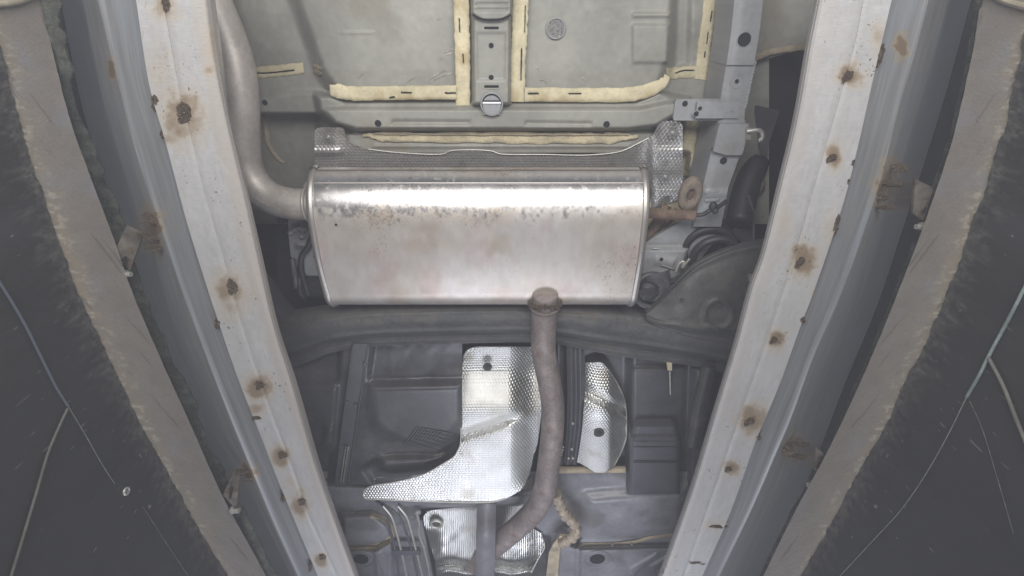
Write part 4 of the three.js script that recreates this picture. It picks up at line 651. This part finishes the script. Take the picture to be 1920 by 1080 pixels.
// front heat shield, fluted
const fsH = (x, y) => 1.0 - 0.08 * clamp((y - 945) / 120) + 0.02 * Math.exp(-(((y - 1062 - 3 * Math.sin(x * 0.08)) / 7) ** 2)) + 0.03 * (ss(840, 795, x) * ss(990, 1030, y)) + 0.03 * ss(975, 1020, x) + 0.002 * (fbm(x * 0.06, y * 0.06, 3) - 0.5);
const fsh = add('front_heat_shield', rowSheet([[945, 960, 993], [954, 830, 993], [958, 803, 992], [969, 793, 990], [985, 796, 988], [1000, 800, 1016], [1022, 806, 1020], [1050, 815, 1010], [1074, 818, 996], [1120, 824, 985], [1180, 835, 975]], fsH, 0.0012, { nx: 90, ny: 80 }), 'shieldFluted', car, 'fluted bright foil shield at the bottom');
{ const p = P(818, 982, fsH(818, 982) - 0.004); add('washer', place(new THREE.TorusGeometry(0.0165, 0.0055, 12, 30), p, Math.PI / 2), 'zinc', fsh); add('screw', place(new THREE.CylinderGeometry(0.011, 0.011, 0.006, 20), p), 'axle', fsh); }
add('folded_edge', tube([[1015, 1003], [1021, 1025], [1008, 1050], [996, 1074]].map(([x, y]) => P(x, y, fsH(x, y) - 0.001)), 0.002, { seg: 30 }), 'zinc', fsh);
// front exhaust pipe and its collar
const pp = [P(1022, 548, 0.868), P(1021, 575, 0.872), P(1019, 650, 0.875), P(1022, 676, 0.875), P(1030, 715, 0.875), P(1036, 755, 0.875), P(1036, 800, 0.875), P(1030, 860, 0.875), P(1021, 918, 0.88), P(1008, 950, 0.888), P(980, 980, 0.9), P(938, 1016, 0.915), P(905, 1044, 0.935), P(880, 1062, 0.96)];
const ep = add('exhaust_pipe', tube(pp, (t, a) => (0.0268 + 0.0038 * ss(0.25, 0.7, t)) * (1 + 0.02 * Math.sin(a * 2)), { seg: 150, radial: 32 }), 'pipe', car, 'brownish exhaust pipe ahead of the muffler');
{ const k = perPx(1022, 560, 0.865); const g = new THREE.SphereGeometry(29 * k, 30, 16); g.scale(1, 0.8, 0.95); add('collar', place(g, P(1022, 567, 0.877)), 'collarSteel', ep); const wl = []; for (let i = 0; i < 16; i++) { const a = i / 16 * Math.PI * 2, q = P(1021, 563, 0.8735); wl.push(lump(V(q.x + Math.cos(a) * 29 * k, q.y + Math.sin(a) * 29 * k, q.z + 0.002 * Math.sin(a * 3)), 0.0065, 0.0065, 0.0048, 0.3)); } add('weld_bead', merge(...wl), 'weld', ep); add('collar_ring', place(new THREE.TorusGeometry(28 * k, 0.003, 10, 36), P(1021, 570, 0.872), 0.25, 0, 0), 'pipe', ep); }
add('tunnel_brace', rowSheet([[944, 896, 930], [950, 894, 930], [1000, 893, 929], [1080, 892, 927], [1200, 890, 925]], (x, y, u) => lerp(0.93, 0.872, ss(944, 1010, y)) - 0.012 * Math.sin(u * Math.PI), 0.01, { nx: 10, ny: 16 }), 'greyPaint', car, 'upright grey brace crossing the front shield');
// wrapped loom
{ const pts = [P(1042, 925, 0.93), P(1050, 945, 0.93), P(1060, 965, 0.93), P(1076, 980, 0.93), P(1080, 995, 0.93), P(1070, 1010, 0.935), P(1052, 1020, 0.935)]; add('wrapped_loom', tube(pts, (t) => 0.0135 * (1 + 0.22 * Math.sin(t * 70) + 0.1 * noise(t * 40, 2)), { seg: 160, radial: 16 }), 'tape', car, 'twisted beige taped loom'); }
add('tunnel_seam', rowSheet([[1005, 1050, 1078], [1030, 1030, 1050], [1080, 1024, 1046], [1200, 1015, 1040]], 0.945, 0.006, { nx: 6, ny: 12 }), 'sealantGrey', car);

renderer.render(scene, camera);
